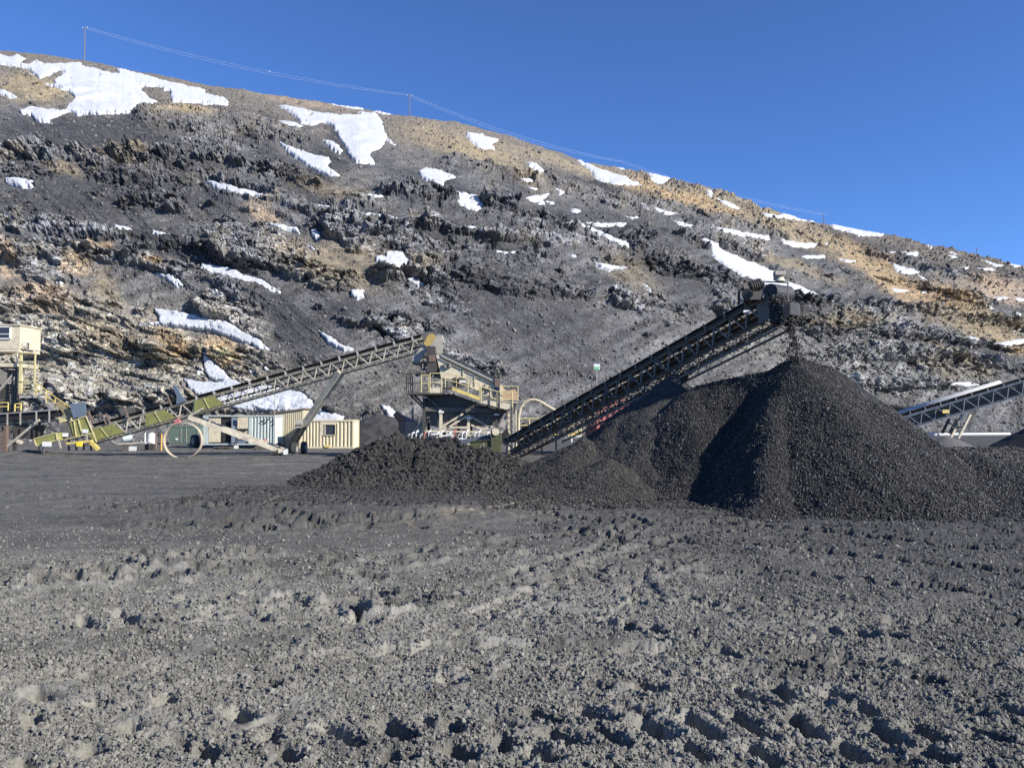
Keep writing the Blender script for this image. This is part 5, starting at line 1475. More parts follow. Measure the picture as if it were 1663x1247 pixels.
# walkways
wy = Yf - 1.1
def deck(a, b, wth, mat, name='walkway', dep_=1.1, t=.12):
    p = at(*a, wy); q = at(*b, wy)
    m = MB().plate([p, q, q + Vector((0, dep_, 0)), p + Vector((0, dep_, 0))], (0, 0, -t)); return m.build(name, mat, sp)
deck((660, 638), (718, 638), 1, M_dark, dep_=3.4)
MB().plate([at(698, 630, wy), at(717, 630, wy), at(717, 638, wy), at(698, 638, wy)], (0, .04, 0)).build('toe_board', M_cream, sp)
deck((718, 628), (734, 629), 1, M_dark)
deck((734, 629), (779, 646), 1, M_dark)
MB().plate([at(734, 628, wy - .03), at(779, 644.5, wy - .03), at(779, 650.5, wy - .03), at(734, 633.5, wy - .03)], (0, .04, 0)).build('toe_board', M_yel, sp)
MB().plate([at(777.5, 653, wy - .02), at(822, 665, wy - .02), at(828, 663, wy - .02), at(828, 656, wy - .02), at(790, 650, wy - .02)], (0, .05, 0)).build('toe_board', M_cream, sp)
deck((779, 655), (828, 664), 1, M_dark, dep_=3.2)
deck((815, 651), (841, 652), 1, M_steel)
rl = MB(); railing(rl, [at(698, 637, wy), at(717, 637, wy)], 1.3, .032); rl.build('railing', M_pyel, sp)
rl = MB(); railing(rl, [at(660, 637.5, wy + .05), at(697, 637.5, wy + .05)], 1.3, .034)
railing(rl, [at(660, 637.5, wy + .05), at(660, 637.5, wy) + Vector((0, 3.2, 0))], 1.3, .034); rl.build('railing', M_dark, sp)
rl = MB(); railing(rl, [at(684, 637.5, wy + .02), at(696, 637.5, wy + .02)], 1.2, .03)
rl.build('railing', M_pyel, sp)
rl = MB(); railing(rl, [at(723, 629, wy), at(741, 633, wy), at(779, 647, wy)], 1.0, .03); rl.build('railing', M_pyel, sp)
rl = MB(); railing(rl, [at(781, 654, wy), at(807, 662, wy), at(832, 662, wy)], 1.1, .035); railing(rl, [at(812, 651, wy + .2), at(841, 651, wy + .2)], 1.0, .03); rl.build('railing', M_pyel, sp)
rl = MB(); railing(rl, [at(690, 637, Yf) + Vector((0, 2.9, 0)), at(720, 637, Yf) + Vector((0, 2.9, 0))], 1.2, .03); rl.build('railing', M_pyel, sp)
for x_ in (795, 811):
    MB().beam(at(x_, 634 + (x_ - 795) * .2, wy - .05), at(x_, 662 + (x_ - 795) * .25, wy - .05), .07).build('post', M_dark, sp)
for x_, y_ in ((704, 633), (711, 628), (716, 626)):
    MB().plate([at(x_ - 3, y_ - 8, Yf - .5), at(x_ + 2, y_ - 9, Yf - .5), at(x_ + 3, y_ + 4, Yf - .5), at(x_ - 2, y_ + 3, Yf - .5)], (0, .3, 0)).build('spring_box', M_steel, sp)
# stand under the screen
MB().plate([at(a, b, Yf + .1) for a, b in ((688, 640), (735, 640), (779, 655), (800, 664), (800, 668), (688, 668))], (0, 3.0, 0)).build('shaded_underside', M_dark, sp)  # dark block standing in for the shade beneath the walkways
MB().beam(at(688, 664, Yf - .05), at(822, 667.5, Yf - .05), .12, .30).build('main_beam', M_dark2, sp)
MB().plate([at(a, b, Yf + .2) for a, b in ((689, 668), (820, 669), (806, 692), (700, 692))], (0, 2.7, 0)).build('collecting_hopper', M_dark2, sp)
for k in range(9):
    x_ = 700 + 13 * k; MB().beam(at(x_, 670, Yf + .16), at(705 + 11 * k, 691, Yf + .16), .05).build('hopper_rib', M_dark2, sp)
for (x_, t_, m_) in ((689, 640, M_dark), (716, 664, M_cream), (761, 674, M_cream), (740, 682, M_rust), (806, 668, M_dark)):
    p = at(x_, t_, Yf - .1); MB().beam(p, Vector((p.x, p.y, 0)), .20).build('leg', m_, sp)
    if t_ < 680: MB().box(at(x_ + .5, t_ + 5, Yf - .22), (.36, .1, .12)).build('foot_plate', M_white, sp)
    q_ = p + Vector((0, 3, 0)); MB().beam(q_, Vector((q_.x, q_.y, 0)), .20).build('leg', M_dark, sp)
for (a, b, m_) in (((719, 699), (758, 676), M_cream), ((719, 692), (752, 672), M_cream), ((666, 641), (689, 664), M_dark), ((672, 641), (689, 658), M_dark), ((764, 676), (797, 695), M_steel), ((690, 642), (716, 664), M_dark2), ((690, 700), (820, 702), M_cream),
                   ((716, 694), (762, 694), M_cream), ((765, 690), (785, 697), M_cream), ((785, 697), (800, 692), M_cream)):
    MB().beam(at(*a, Yf - .15), at(*b, Yf - .15), .10, .12).build('strut', m_, sp)
MB().plate([at(a, b, Yf - .1) for a, b in ((819, 675), (826, 680), (819, 696), (812, 690))], (0, .1, 0)).build('splash_plate', M_steel, sp)
for k, x_ in enumerate((822, 826, 830, 834, 838)):
    MB().beam(at(x_, 662 + k, Yf + .4), at(x_ + 1, 735, Yf + .4), .09 + .03 * (k % 2)).build('post', (M_dark, M_cream, M_dark, M_steel, M_cream)[k], sp)
for k in range(7):
    MB().beam(at(821, 671 + 9 * k, Yf + .35), at(832, 669 + 9 * k, Yf + .35), .05).build('rung', M_dark2, sp)
ch = MB()
for (a, b) in (((829, 648), (824, 665)), ((834, 650), (830, 668)), ((837, 655), (834, 672))): ch.beam(at(*a, Yf - .4), at(*b, Yf - .4), .12)
ch.build('chain', M_dark, sp)

# conveyor lying under the screen
uc = thing('conveyor', 'low conveyor with white idler brackets running under the screening plant', 'conveyor', (at(730, 720, 52).x, 52, 0))
A = at(655, 716, 52.5); B = at(797, 712, 52.0)
MB().beam(A, B, .12, .26).build('side_beam', M_dark, uc); MB().beam(A + Vector((0, 1.0, 0)), B + Vector((0, 1, 0)), .12, .26).build('side_beam', M_dark, uc)
MB().plate([A + Vector((0, .05, .12)), B + Vector((0, .05, .12)), B + Vector((0, .95, .12)), A + Vector((0, .95, .12))], (0, 0, .04)).build('belt', M_belt, uc)
MB().beam(at(727, 722, 51.6), at(797, 709.5, 51.6), .2, .34).build('return_beam', paint('blue_steel', (.10, .12, .15), (.06, .06, .06), .5, .5), uc)
for k in range(20):
    x_ = 662 + 6.8 * k
    m = MB(); p = at(x_, 711.5 - .02 * k, 52.0); h_ = .22 + .12 * ((k * 7) % 3)
    m.beam(p, p + Vector((.03, 0, h_)), .06, .05); m.beam(p + Vector((.03, 0, h_)), p + Vector((.16, .1, h_ + .08)), .06, .05); m.tube(p + Vector((.04, .05, h_ - .04)), p + Vector((.04, .9, h_ - .04)), .05, 7)
    m.build('idler', M_roll if k % 3 == 0 else (M_red if k % 7 == 4 else M_white), uc)
for a, b in (((700, 705), (716, 704)), ((718, 708), (736, 705)), ((736, 705), (734, 710)), ((745, 712), (760, 713))):
    MB().beam(at(*a, 51.8), at(*b, 51.8), .09).build('bracket', M_white, uc)
for x_ in (668, 700, 735, 770, 795):
    p = at(x_, 714, 52.4); MB().beam(p, Vector((p.x, p.y, 0)), .12).build('leg', M_dark, uc)

# green transfer chute
gc = thing('transfer_chute', 'dark olive green transfer chute where the low conveyor feeds the black conveyor', 'chute', (at(800, 740, 50).x, 50, 0))
MB().plate([at(a, b, 49.6) for a, b in ((797, 699), (812, 695), (814, 738), (799, 741))], (0, 1.6, 0)).build('chute_body', M_olive, gc)
MB().plate([at(a, b, 49.75) for a, b in ((763, 717), (797, 714), (798, 735), (766, 738))], (0, .06, 0)).build('guard_panel', M_olive, gc)
m = MB(); m.tube(at(805, 701, 49.5), at(805, 701, 49.6), .24, 14); m.build('bearing', M_cream, gc)
for a, b in (((784, 721), (776, 730)), ((776, 730), (783, 739)), ((776, 730), (769, 736)), ((786, 719), (786, 731)), ((763, 717), (797, 714)), ((798, 714), (799, 741)), ((812, 716), (798, 718))):
    MB().beam(at(*a, 49.68), at(*b, 49.68), .045).build('frame_bar', M_steel if a[0] < 797 and a[1] > 718 else M_olive, gc)
MB().plate([at(a, b, 49.9) for a, b in ((814, 704), (824, 696), (829, 712), (815, 722))], (0, 1.2, 0)).build('end_cover', M_black, gc)

# brown bin and the tilted tan chute to the left of the plant
bb = thing('steel_bin', 'rust brown open steel bin with one flap raised, left of the screening plant', 'bin', (at(660, 712, 56).x, 56, 0))
P = lambda a, b, y=56.0: at(a, b, y)
MB().plate([P(647, 686, 56.8), P(658, 685), P(658, 712), P(647, 711, 56.8)], (.05, .05, 0)).build('side', M_rust, bb)
MB().plate([P(658, 685), P(679, 685), P(679, 712), P(658, 712)], (0, .06, 0)).build('front', paint('sunlit_bin_brown', (.34, .25, .21), (.2, .17, .15), .5, .7), bb)  # sunlit face, painted as a paler copy of the bin's brown
MB().plate([P(647, 686, 57.2), P(679, 685, 57.2), P(679, 712, 57.2), P(647, 711, 57.2)], (0, .06, 0)).build('back', M_rust, bb)
MB().plate([P(638, 674, 57.0), P(643, 668, 56.6), P(658, 685, 56.0), P(647, 686, 56.9)], (.06, .04, .06)).build('flap', M_rust, bb)
MB().plate([P(644, 669, 57.2), P(668, 683, 57.2), P(679, 685, 56.1), P(658, 685, 56.05)], (0, .05, .05)).build('flap', paint('sunlit_bin_brown', (.34, .25, .21), (.2, .17, .15), .5, .7), bb)  # sunlight on this flap put into the same paler brown
tc_ = thing('chute', 'tan boxed chute leaning at a steep angle beside the brown bin', 'chute', (at(685, 712, 55).x, 55, 0))
MB().plate([P(692, 674, 55.3), P(698.5, 680, 55.3), P(679.5, 707, 55.0), P(672.5, 701.5, 55.0)], (0, .7, 0)).build('tray', M_shed, tc_)
for a, b in (((691.5, 673), (672, 701)), ((699, 680.5), (680, 707.5)), ((692, 673.5), (699, 680)), ((672, 701.5), (680, 707.5))):
    MB().beam(P(*a, 55.15), P(*b, 55.0), .10).build('edge', M_cream, tc_)
p = P(680, 705, 55.3); MB().beam(p, Vector((p.x, p.y, 0)), .12).build('leg', M_dark, tc_)
p = P(690, 680, 55.9); MB().beam(p, Vector((p.x, p.y, 0)), .12).build('leg', M_dark, tc_)
p = P(670.3, 662, 58); po = MB().beam(p, Vector((p.x, p.y, 0)), .13).build('post', M_steel, None, base=(p.x, p.y, 0)); setp(po, 'short grey steel post standing between the brown bin and the leaning tan chute', 'post')

# ================================================================== black stacker conveyor
M_kt = paint('brown_black_truss', (.135, .12, .10), (.24, .215, .18), .6, .6)
KT = at(822, 742, 47.0); KH = at(1240, 521, 31.6)
kc = thing('conveyor', 'black stacker conveyor climbing to the right and dropping coal onto the tall cone', 'conveyor', (KT.x, KT.y, 0))
pt2, dep2, L2, d2, s2, u2 = conveyor(kc, KT, KH, 1.1, .82, .88, 21, M_kt, belt_up=.26, chord=.13, brace=.065, idle=1.1)
# lower chord and its braces
def lower(px, frac):  # point under the truss, hung lower
    return None
la = pt2(L2 * .18, -.55, .35); lb = pt2(L2 * .93, -.62, .35)
lw = MB()
for w in (.15, .95):
    lw.beam(pt2(L2 * .22, -.42, w), pt2(L2 * 1.02, -.52, w), .07, .09)
lw = lw.build('lower_truss', M_kt, kc)
for k in range(22):
    f0 = .22 + .036 * k
    for w in (.15, .95):
        MB().beam(pt2(L2 * f0, -.44, w), pt2(L2 * (f0 + .018), -.05, w), .035).build('brace', M_kt, lw)
        MB().beam(pt2(L2 * (f0 + .018), -.05, w), pt2(L2 * (f0 + .036), -.44, w), .035).build('brace', M_kt, lw)
for k in range(13):      # bits of pale cable and clips show along the underside
    s_ = L2 * (.16 + .05 * k); MB().beam(pt2(s_, -.12, .2), pt2(s_ + .45, -.2 - .06 * (k % 2), .3), .05).build('cable_clip', M_steel, kc)
# leg frame standing in the spoil
for w in (0.0, 1.1):
    q1 = at(1090, 600, 37.2) + Vector((0, w, 0)); q2 = at(1058, 660, 37.0) + Vector((0, w, 0)); q2.z -= .3
    MB().beam(q1, q2, .22, .12, (0, 1, 0)).build('leg', M_dark2, kc)
    q3 = at(1112, 592, 36.5) + Vector((0, w, 0))
    MB().plate([at(1088, 608, 37.0) + Vector((0, w, 0)), at(1124, 602, 36.2) + Vector((0, w, 0)), at(1112, 624, 36.2) + Vector((0, w, 0)), at(1098, 622, 36.9) + Vector((0, w, 0))], (0, .06, 0)).build('gusset', M_dark, kc)
    MB().beam(pt2(L2 * .66, -.5, w), pt2(L2 * .78, -.02, w), .07).build('brace', M_dark, kc)
MB().beam(at(1076, 626, 37.1), at(1076, 626, 37.1) + Vector((0, 1.1, 0)), .14).build('cross_beam', M_dark, kc)
# side plates near the head, drive and chute
hs = lambda f, h, w: pt2(L2 * f, h, w)
for w in (-.08, 1.18):
    MB().plate([hs(.99, -.05, w), hs(1.03, -.12, w), hs(1.03, 1.0, w), hs(1.0, 1.0, w)], (0, .04, 0)).build('head_plate', M_dark2, kc)
hpul = pt2(L2 * 1.035, .95, 0)
MB().tube(hpul - s2 * .02, hpul + s2 * 1.12, .36, 20).build('head_pulley', M_belt, kc)
bx = [at(1250, 494, 30.9), at(1262, 489, 30.7), at(1271, 499, 30.5), at(1282, 491, 30.4), at(1283, 511, 30.4), at(1264, 523, 30.6), at(1250, 526, 30.9)]
MB().plate(bx[:2] + bx[2:3] + [at(1272, 521, 30.5)] + bx[5:], s2 * 1.1).build('coal_hood', M_black, kc)
MB().plate([bx[2], bx[3], bx[4], at(1272, 520, 30.5)], s2 * .06).build('end_chute', M_belt, kc)
MB().plate([bx[3], bx[4], bx[4] + s2 * .6, bx[3] + s2 * .6], (.05, 0, 0)).build('end_chute', M_belt, kc)
cpts = np.array([list(at(1248, 482, 30.9).lerp(at(1272, 500, 30.5), random.random()) + s2 * random.uniform(-.02, 1.2) + Vector((random.uniform(-.1, .25), 0, random.uniform(-.7, .12)))) for _ in range(1400)])
scatter('coal_lumps', cpts - np.array(kc.location)[None], RNG.uniform(.03, .07, len(cpts)), coal_m, kc)
f_ = MB(); f_.beam(at(1239.5, 484, 31.0), at(1239.5, 457.5, 31.0), .06); f_.beam(at(1239.5, 457.5, 31.0), at(1279.5, 459, 30.4), .05); f_.beam(at(1279.5, 459, 30.4), at(1279.8, 490, 30.4), .05)
f_.build('light_frame', M_dark2, kc)
lb_ = MB(); lb_.box(at(1266, 444, 30.6), (.42, .3, .16)); lb_.tube(at(1266, 452, 30.6), at(1266, 449, 30.6), .16, 12, .22); lb_.box(at(1260, 448, 30.7), (.1, .3, .34)); lb_.build('floodlight', M_steel, kc)
MB().tube(at(1267, 457, 30.55), at(1267, 451, 30.55), .20, 14, .12).build('lamp_glass', paint('cream_glass', (.75, .68, .50), (.6, .5, .4), .3, .3), kc)
f_ = MB()
for a, b in (((1200, 494), (1200, 457)), ((1210, 492), (1209, 456)), ((1209, 456), (1221, 492)), ((1200, 457), (1210, 455)), ((1218, 458), (1225, 490)), ((1204, 470), (1214, 468))):
    f_.beam(at(*a, 32.0), at(*b, 32.0), .09)
f_.build('drive_frame', M_dark, kc)
m = MB(); c = at(1228, 464, 31.9); m.tube(c + Vector((-.28, 0, -.06)), c + Vector((.22, 0, .1)), .21, 14)
m.build('motor', M_dark, kc)
for k in range(5):
    MB().tube(c + Vector((-.22 + .09 * k, 0, -.045 + .03 * k)), c + Vector((-.19 + .09 * k, 0, -.035 + .03 * k)), .24, 14).build('cooling_fin', M_dark2, kc)
m = MB(); m.box(at(1224, 482, 31.7), (.5, .7, .34)); m.tube(at(1214, 478, 31.5), at(1214, 478, 32.1), .24, 16); m.build('gearbox', M_dark, kc)
MB().plate([at(a, b, 31.55) for a, b in ((1205, 460), (1213, 459), (1226, 486), (1219, 490))], (0, .12, 0)).build('drive_guard', M_dark2, kc)
for px_, r_ in ((1203, .05), (1192, .05), (1235, .06), (1244, .05)):
    MB().tube(at(px_, 494 - (px_ - 1192) * .25, 31.6), at(px_ + 1, 488 - (px_ - 1192) * .25, 31.6), r_, 8).build('grease_cap', M_steel, kc)
MB().box(at(1212, 506, 31.45), (.24, .05, .10)).build('reflector', M_white, kc)
for f0 in (.34, .5, .6, .7, .8):
    p = pt2(L2 * f0, .5, -.12); MB().box(p, (.18, .06, .26)).build('switch_box', M_dark2, kc)
for x_ in (949, 955):
    MB().beam(at(x_, 656, 42.1), at(x_ + 3, 623, 42.1), .06).build('upright', M_dark2 if x_ < 950 else M_steel, kc)
MB().plate([at(981, 651, 41.6), at(987, 644, 41.6), at(989, 652, 41.6), at(984, 658, 41.6)], (0, .06, 0)).build('cover_plate', M_steel, kc)

# ================================================================== things behind the black conveyor
pf = thing('service_platform', 'yellow railed service platform behind the lower end of the black conveyor', 'platform', (at(862, 712, 60).x, 60, 0))
rl = MB(); railing(rl, [at(837, 703, 59), at(905, 703, 59)], 1.1, .045); rl.build('railing', M_pyel, pf)
rl = MB(); railing(rl, [at(837, 703, 61), at(905, 703, 61)], 1.1, .045); rl.build('railing', M_pyel, pf)
MB().plate([at(836, 703, 58.9), at(906, 703, 58.9), at(906, 706, 58.9), at(836, 706, 58.9)], (0, 2.2, 0)).build('floor', M_yel, pf)
for x_ in (838, 858, 880, 903):
    p = at(x_, 706, 59); MB().beam(p, Vector((p.x, p.y, 0)), .12).build('leg', M_dark, pf)
MB().box(at(868, 694, 60), (1.6, 1.0, .9)).build('machine', M_dark2, pf)
MB().box(at(852, 696, 60.1), (.5, .6, 1.1)).build('cabinet', M_steel, pf)
MB().tube(at(877, 684, 60), at(877, 700, 60), .12, 8).build('exhaust', M_cream, pf)
ys = thing('skid_frame', 'yellow and white framed skid unit standing just left of the red bin', 'skid', (at(930, 712, 58).x, 58, 0))
MB().plate([at(a, b, 57.5) for a, b in ((922, 701), (945, 700), (945, 706), (922, 707))], (0, 1.6, 0)).build('base', M_yel, ys)
f_ = MB()
for a, b in (((923, 692), (944, 691)), ((944, 691), (944, 708)), ((923, 692), (923, 708)), ((933, 691), (933, 701))): f_.beam(at(*a, 57.45), at(*b, 57.45), .09)
f_.build('frame', M_pyel, ys)
f_ = MB(); f_.beam(at(928, 708.5, 57.3), at(943, 708, 57.3), .11); f_.beam(at(928.5, 708, 57.3), at(928.5, 718, 57.3), .11); f_.build('pipe', M_white, ys)
MB().box(at(936, 696, 58.2), (.7, .8, .5)).build('pump', M_shed, ys)
ho = MB(); P_ = []
hk = [(842, 700), (842, 678), (845, 663), (851, 654), (860, 649.5), (869, 649.2), (877, 652), (886, 657.5), (897, 664), (907, 669), (918, 675)]
for a in hk: P_.append(at(a[0], a[1], 57.5))
ho.path(P_, .115, 9); hobj = ho.build('elbow_pipe', M_shed, None, base=(P_[0].x, P_[0].y, 0)); setp(hobj, 'bent pale duct pipe arching over behind the lower end of the black conveyor', 'pipe')
lp = MB(); P_ = [at(853 + 5.5 * math.cos(a), 715 + 5.0 * math.sin(a), 48.5) for a in [math.radians(x) for x in range(-40, 230, 22)]]
lp.path(P_, .05, 7); lo_ = lp.build('hose', M_cream, None, base=(P_[0].x, P_[0].y, 0)); setp(lo_, 'cream hose hooked in a loop beside the foot of the black conveyor', 'hose')

rb = thing('red_bin', 'faded pinkish red ribbed steel bin half hidden by the spoil pile', 'bin', (at(1000, 712, 60).x, 60, 0))
a = at(969, 712, 59.0); b = at(1048, 712, 59.0); zt = at(1000, 648, 59.0).z
m = MB().plate([(a.x, 59.0, 0), (b.x, 59.0, 0), (b.x, 59.0, zt), (a.x, 59.0, zt)], (0, .08, 0)).build('front', M_red, rb)
MB().plate([(a.x, 59.0, 0), (a.x, 59.0, zt), (a.x - .6, 61.6, zt), (a.x - .6, 61.6, 0)], (.05, 0, 0)).build('side', paint('shaded_red', (.16, .055, .055), (.08, .05, .05), .6, .7), rb)  # side turned from the sun, its shade painted as a darker red
MB().plate([(a.x - .6, 61.6, 0), (b.x, 61.6, 0), (b.x, 61.6, zt), (a.x - .6, 61.6, zt)], (0, .08, 0)).build('back', M_red, rb)
for k in range(8):
    x_ = a.x + (b.x - a.x) * (k + .1) / 8; MB().box((x_, 58.93, zt / 2), (.09, .13, zt)).build('rib', M_red, rb)
for z_ in (zt - .05, zt * .62, zt * .45):
    MB().beam((a.x, 58.92, z_), (b.x, 58.92, z_), .12, .10).build('rail', M_red, rb)

def signpost(label, x_, yt, yb, Y, sz, mat, n=None):
    p = at(x_, yb, Y); q = at(x_, yt, Y)
    r = thing('marker_post', label, 'marker', (p.x, p.y, p.z))
    MB().tube(p, q, .035, 6).build('pole', M_steel, r)
    MB().box(q + Vector((0, -.05, -sz / 2)), (sz, .05, sz)).build('marker_plate', M_white, r)
    MB().box(q + Vector((0, -.085, -sz * .7)), (sz * .8, .02, sz * .45)).build('marker_band', mat, r)
    return r
signpost('thin pole with a small green and white plate behind the black conveyor', 969, 591, 660, 62, .48, M_grn)
signpost('thin pole with a small green plate in front of the snow bank above the shed', 446, 630, 722, 68, .46, M_grn)

# ================================================================== pale covered conveyor on the right
YR = 74.0
A = at(1450, 703, YR + 2); B = at(1760, 612, YR - 3)
rc = thing('conveyor', 'pale covered conveyor rising towards the right edge behind the tall coal cone', 'conveyor', (A.x, A.y, 0))
M_pt = paint('pale_truss', (.50, .50, .48), (.25, .24, .22), .6, .6)
pt3, dep3, L3, d3, s3, u3 = conveyor(rc, A, B, 1.3, 1.15, 1.2, 13, M_pt, belt_up=.30, chord=.13, brace=.05, idle=1.4)
cv = []; NC = 8
vs, fs = [], []
for i, sL in enumerate((-.3, L3 * .62)):
    for j in range(NC + 1):
        a_ = math.pi * j / NC; vs.append(pt3(sL, dep3(max(sL, 0)) + .42 + .30 * math.sin(a_), .62 - .72 * math.cos(a_)))
fs = [(j, j + 1, NC + 2 + j, NC + 1 + j) for j in range(NC)]
o = MB()._add(vs, fs).build('cover', M_pale, rc, smooth=True)
o.modifiers.new('sheet', 'SOLIDIFY').thickness = .05
MB().box(pt3(L3 * .30, .55, -.12), (.62, .05, .34)).build('warning_sign', M_yel, rc)
MB().plate([pt3(.2, .08, .5), pt3(L3, .08, .5), pt3(L3, 1.1, .5), pt3(.2, 1.1, .5)], (0, .04, 0)).build('inner_sheet', M_dark2, rc)  # dark sheet filling the space between the rails
for dy in (0, 1.3):
    MB().beam(at(1576, 673, YR) + Vector((0, dy, 0)), at(1556, 712, YR) + Vector((0, dy, 0)), .20).build('leg', M_cream, rc)
    MB().beam(at(1554, 680, YR + .6) + Vector((0, dy, 0)), at(1542, 704, YR + .6) + Vector((0, dy, 0)), .20).build('leg', M_dark, rc)
MB().beam(at(1546, 695, YR + .3), at(1566, 693, YR + .3), .12).build('cross_beam', M_dark, rc)
pl = MB().tube(at(1500, 706, 78), at(1640, 705, 78), .17, 8).build('water_pipe', M_white, None, base=(at(1560, 705, 78).x, 78, 0)); setp(pl, 'long straight white pipe behind the legs of the pale conveyor', 'pipe')
for k, (x_, t_, b_) in enumerate(((1656, 764, 778),)):
    p = gp(x_, 779); q = at(x_, t_, 38.0); q0 = at(x_, 782, 38.0)
    stk = thing('marker_stake', 'short orange and white survey stake on the dark bank at the right edge', 'stake', (q0.x, q0.y, q0.z))
    MB().beam(q0, q, .07).build('stake', M_white, stk); MB().beam(q.lerp(q0, .35) + Vector((0, -.04, 0)), q + Vector((0, -.04, 0)), .08, .03).build('orange_band', paint('orange_paint', (.7, .22, .06), (.5, .3, .2), .3, .6), stk)

# ================================================================== small things on the left of the yard
def on_yard(px, Y, name, label, cat):
    p = at(px, 700, Y); return thing(name, label, cat, (p.x, Y, 0)), p.x
r, x_ = on_yard(216, 61.5, 'notice_board', 'small white rectangular notice board low on the ground left of the steel hoop', 'sign')
MB().box((x_, 61.5, at(216, 728.5, 61.5).z + .0), (.6, .03, .34)).build('board', M_white, r)
f_ = MB(); f_.beam((x_ - .2, 61.53, 0), (x_ - .2, 61.53, .5), .04); f_.beam((x_ + .2, 61.53, 0), (x_ + .2, 61.53, .5), .04); f_.build('stake', M_wood, r)
r, x_ = on_yard(384, 66, 'notice_board', 'small white board on a wire stand in front of the pale blue container', 'sign')
MB().box((x_, 66, .34), (.38, .03, .26)).build('board', M_white, r)
f_ = MB(); f_.beam((x_ - .15, 66.03, 0), (x_ - .15, 66.03, .5), .03); f_.beam((x_ + .15, 66.03, 0), (x_ + .15, 66.03, .5), .03); f_.beam((x_ - .15, 66.03, .5), (x_ + .1, 66.03, .7), .03); f_.build('stand', M_dark, r)
r, x_ = on_yard(207, 66, 'drum', 'blue grey steel drum lying under the cream conveyor left of the white tank', 'drum')
m = MB(); z_ = at(207, 712, 66).z; m.tube((x_ - .3, 65.8, z_), (x_ + .3, 66.2, z_ + .05), .29, 16); m.build('shell', paint('drum_blue', (.42, .50, .55), (.3, .3, .3), .4, .4), r)
for k in (-1, 1):
    MB().tube((x_ + k * .28 - .02, 66 + k * .19 - .01, z_ + .02), (x_ + k * .28 + .02, 66 + k * .19 + .01, z_ + .03), .31, 16).build('ring', M_steel, r)
f_ = MB(); f_.box((x_, 66, z_ / 2 - .16), (.7, .5, max(.1, z_ - .3))); f_.build('cradle', M_dark2, r)
r, x_ = on_yard(244, 68, 'water_tank', 'white tank with a bent outlet pipe near the yellow post', 'tank')
m = MB(); m.tube((x_ + .1, 68, .55), (x_ + .1, 68, 1.45), .36, 16, .30); m.build('tank', M_white, r)
MB().tube((x_ + .1, 68, 1.45), (x_ + .1, 68, 1.56), .18, 12).build('lid', M_steel, r)
m = MB(); m.path([(x_ - .35, 67.8, 1.5), (x_ - .35, 67.8, .6), (x_ + .1, 67.8, .5), (x_ + .35, 67.8, .25)], .06); m.build('outlet_pipe', M_white, r)
f_ = MB(); f_.box((x_ + .1, 68, .27), (.8, .7, .5)); f_.build('stand', M_dark, r)
r, x_ = on_yard(262.5, 66, 'bollard', 'yellow orange post with a dark lamp box just left of the steel hoop', 'bollard')
MB().tube((x_, 66, 0), (x_, 66, 1.45), .07, 10).build('post', paint('orange_yellow', (.62, .36, .08), (.3, .2, .1), .4, .6), r); MB().box((x_ - .16, 66, 1.3), (.26, .2, .22)).build('lamp_box', M_dark, r)
r, x_ = on_yard(254, 67, 'bollard', 'rusty brown pipe post between the white tank and the yellow orange post', 'bollard')
MB().tube((x_, 67, 0), (x_, 67, 1.2), .09, 10).build('post', M_rust, r); MB().tube((x_, 67, 1.2), (x_, 67, 1.25), .11, 10).build('cap', M_rust, r)
r, x_ = on_yard(318, 73, 'wheel', 'black loader tyre leaning at the right side of the green container', 'tyre')
m = MB(); m.tube((x_ - .15, 72.7, .62), (x_ + .15, 73.0, .64), .6, 24); w1 = m.build('tyre', M_tyre, r); MB().tube((x_ - .17, 72.69, .62), (x_ + .17, 73.01, .64), .3, 16).build('rim', M_steel, r)
r, x_ = on_yard(424, 67.5, 'wheelbarrow', 'red and grey wheelbarrow tipped up in front of the corrugated pale blue wall', 'wheelbarrow')
z_ = .25
MB().plate([(x_ - .6, 67.3, .15), (x_ + .25, 67.3, .2), (x_ + .3, 67.3, .85)], (0, .55, 0)).build('tray', M_dark2, r)
MB().tube((x_ + .3, 67.3, .75), (x_ + .3, 67.75, .75), .22, 14).build('wheel', M_red, r)
f_ = MB(); f_.beam((x_ + .28, 67.3, .75), (x_ - .75, 67.3, .02), .05); f_.beam((x_ + .28, 67.8, .75), (x_ - .75, 67.8, .02), .05); f_.build('handle', M_wood, r)
r, x_ = on_yard(364, 69.2, 'pallet', 'flat wooden pallet step lying below the black doorway', 'pallet')
for k in range(5): MB().box((x_, 68.9 + .14 * k, .20), (1.6, .11, .03)).build('slat', M_wood, r)
for k in (-1, 0, 1): MB().box((x_ + .72 * k, 69.18, .10), (.10, .7, .16)).build('bearer', M_dark, r)
# pipes and planks lying about
m = MB(); m.path([at(181, 716, 63), at(190, 721, 63), at(214, 720, 63.5), at(238, 718, 64), at(252, 721, 64)], .055)
o = m.build('pipe', M_steel, None, base=(at(214, 720, 63).x, 63, 0)); setp(o, 'thin grey pipe lying along the yard from the hopper to the white tank', 'pipe')
for (xa_, ya_, xb_, yb_, Y_, w_, mt, lb_) in ((28, 716, 36, 719, 58, .22, M_cream, 'pale block lying in the dirt behind the rust brown conveyor leg'), (447, 722, 458, 719, 60, .12, M_dark, 'dark timber propped on the wheel axle of the cream conveyor')):
    m = MB().beam(at(xa_, ya_, Y_), at(xb_, yb_, Y_), w_); o = m.build('timber', mt, None, base=(at(xa_, ya_, Y_).x, Y_, 0)); setp(o, lb_, 'timber')
r, x_ = on_yard(0, 62, 'x', 'x', 'x'); bpy.data.objects.remove(r)

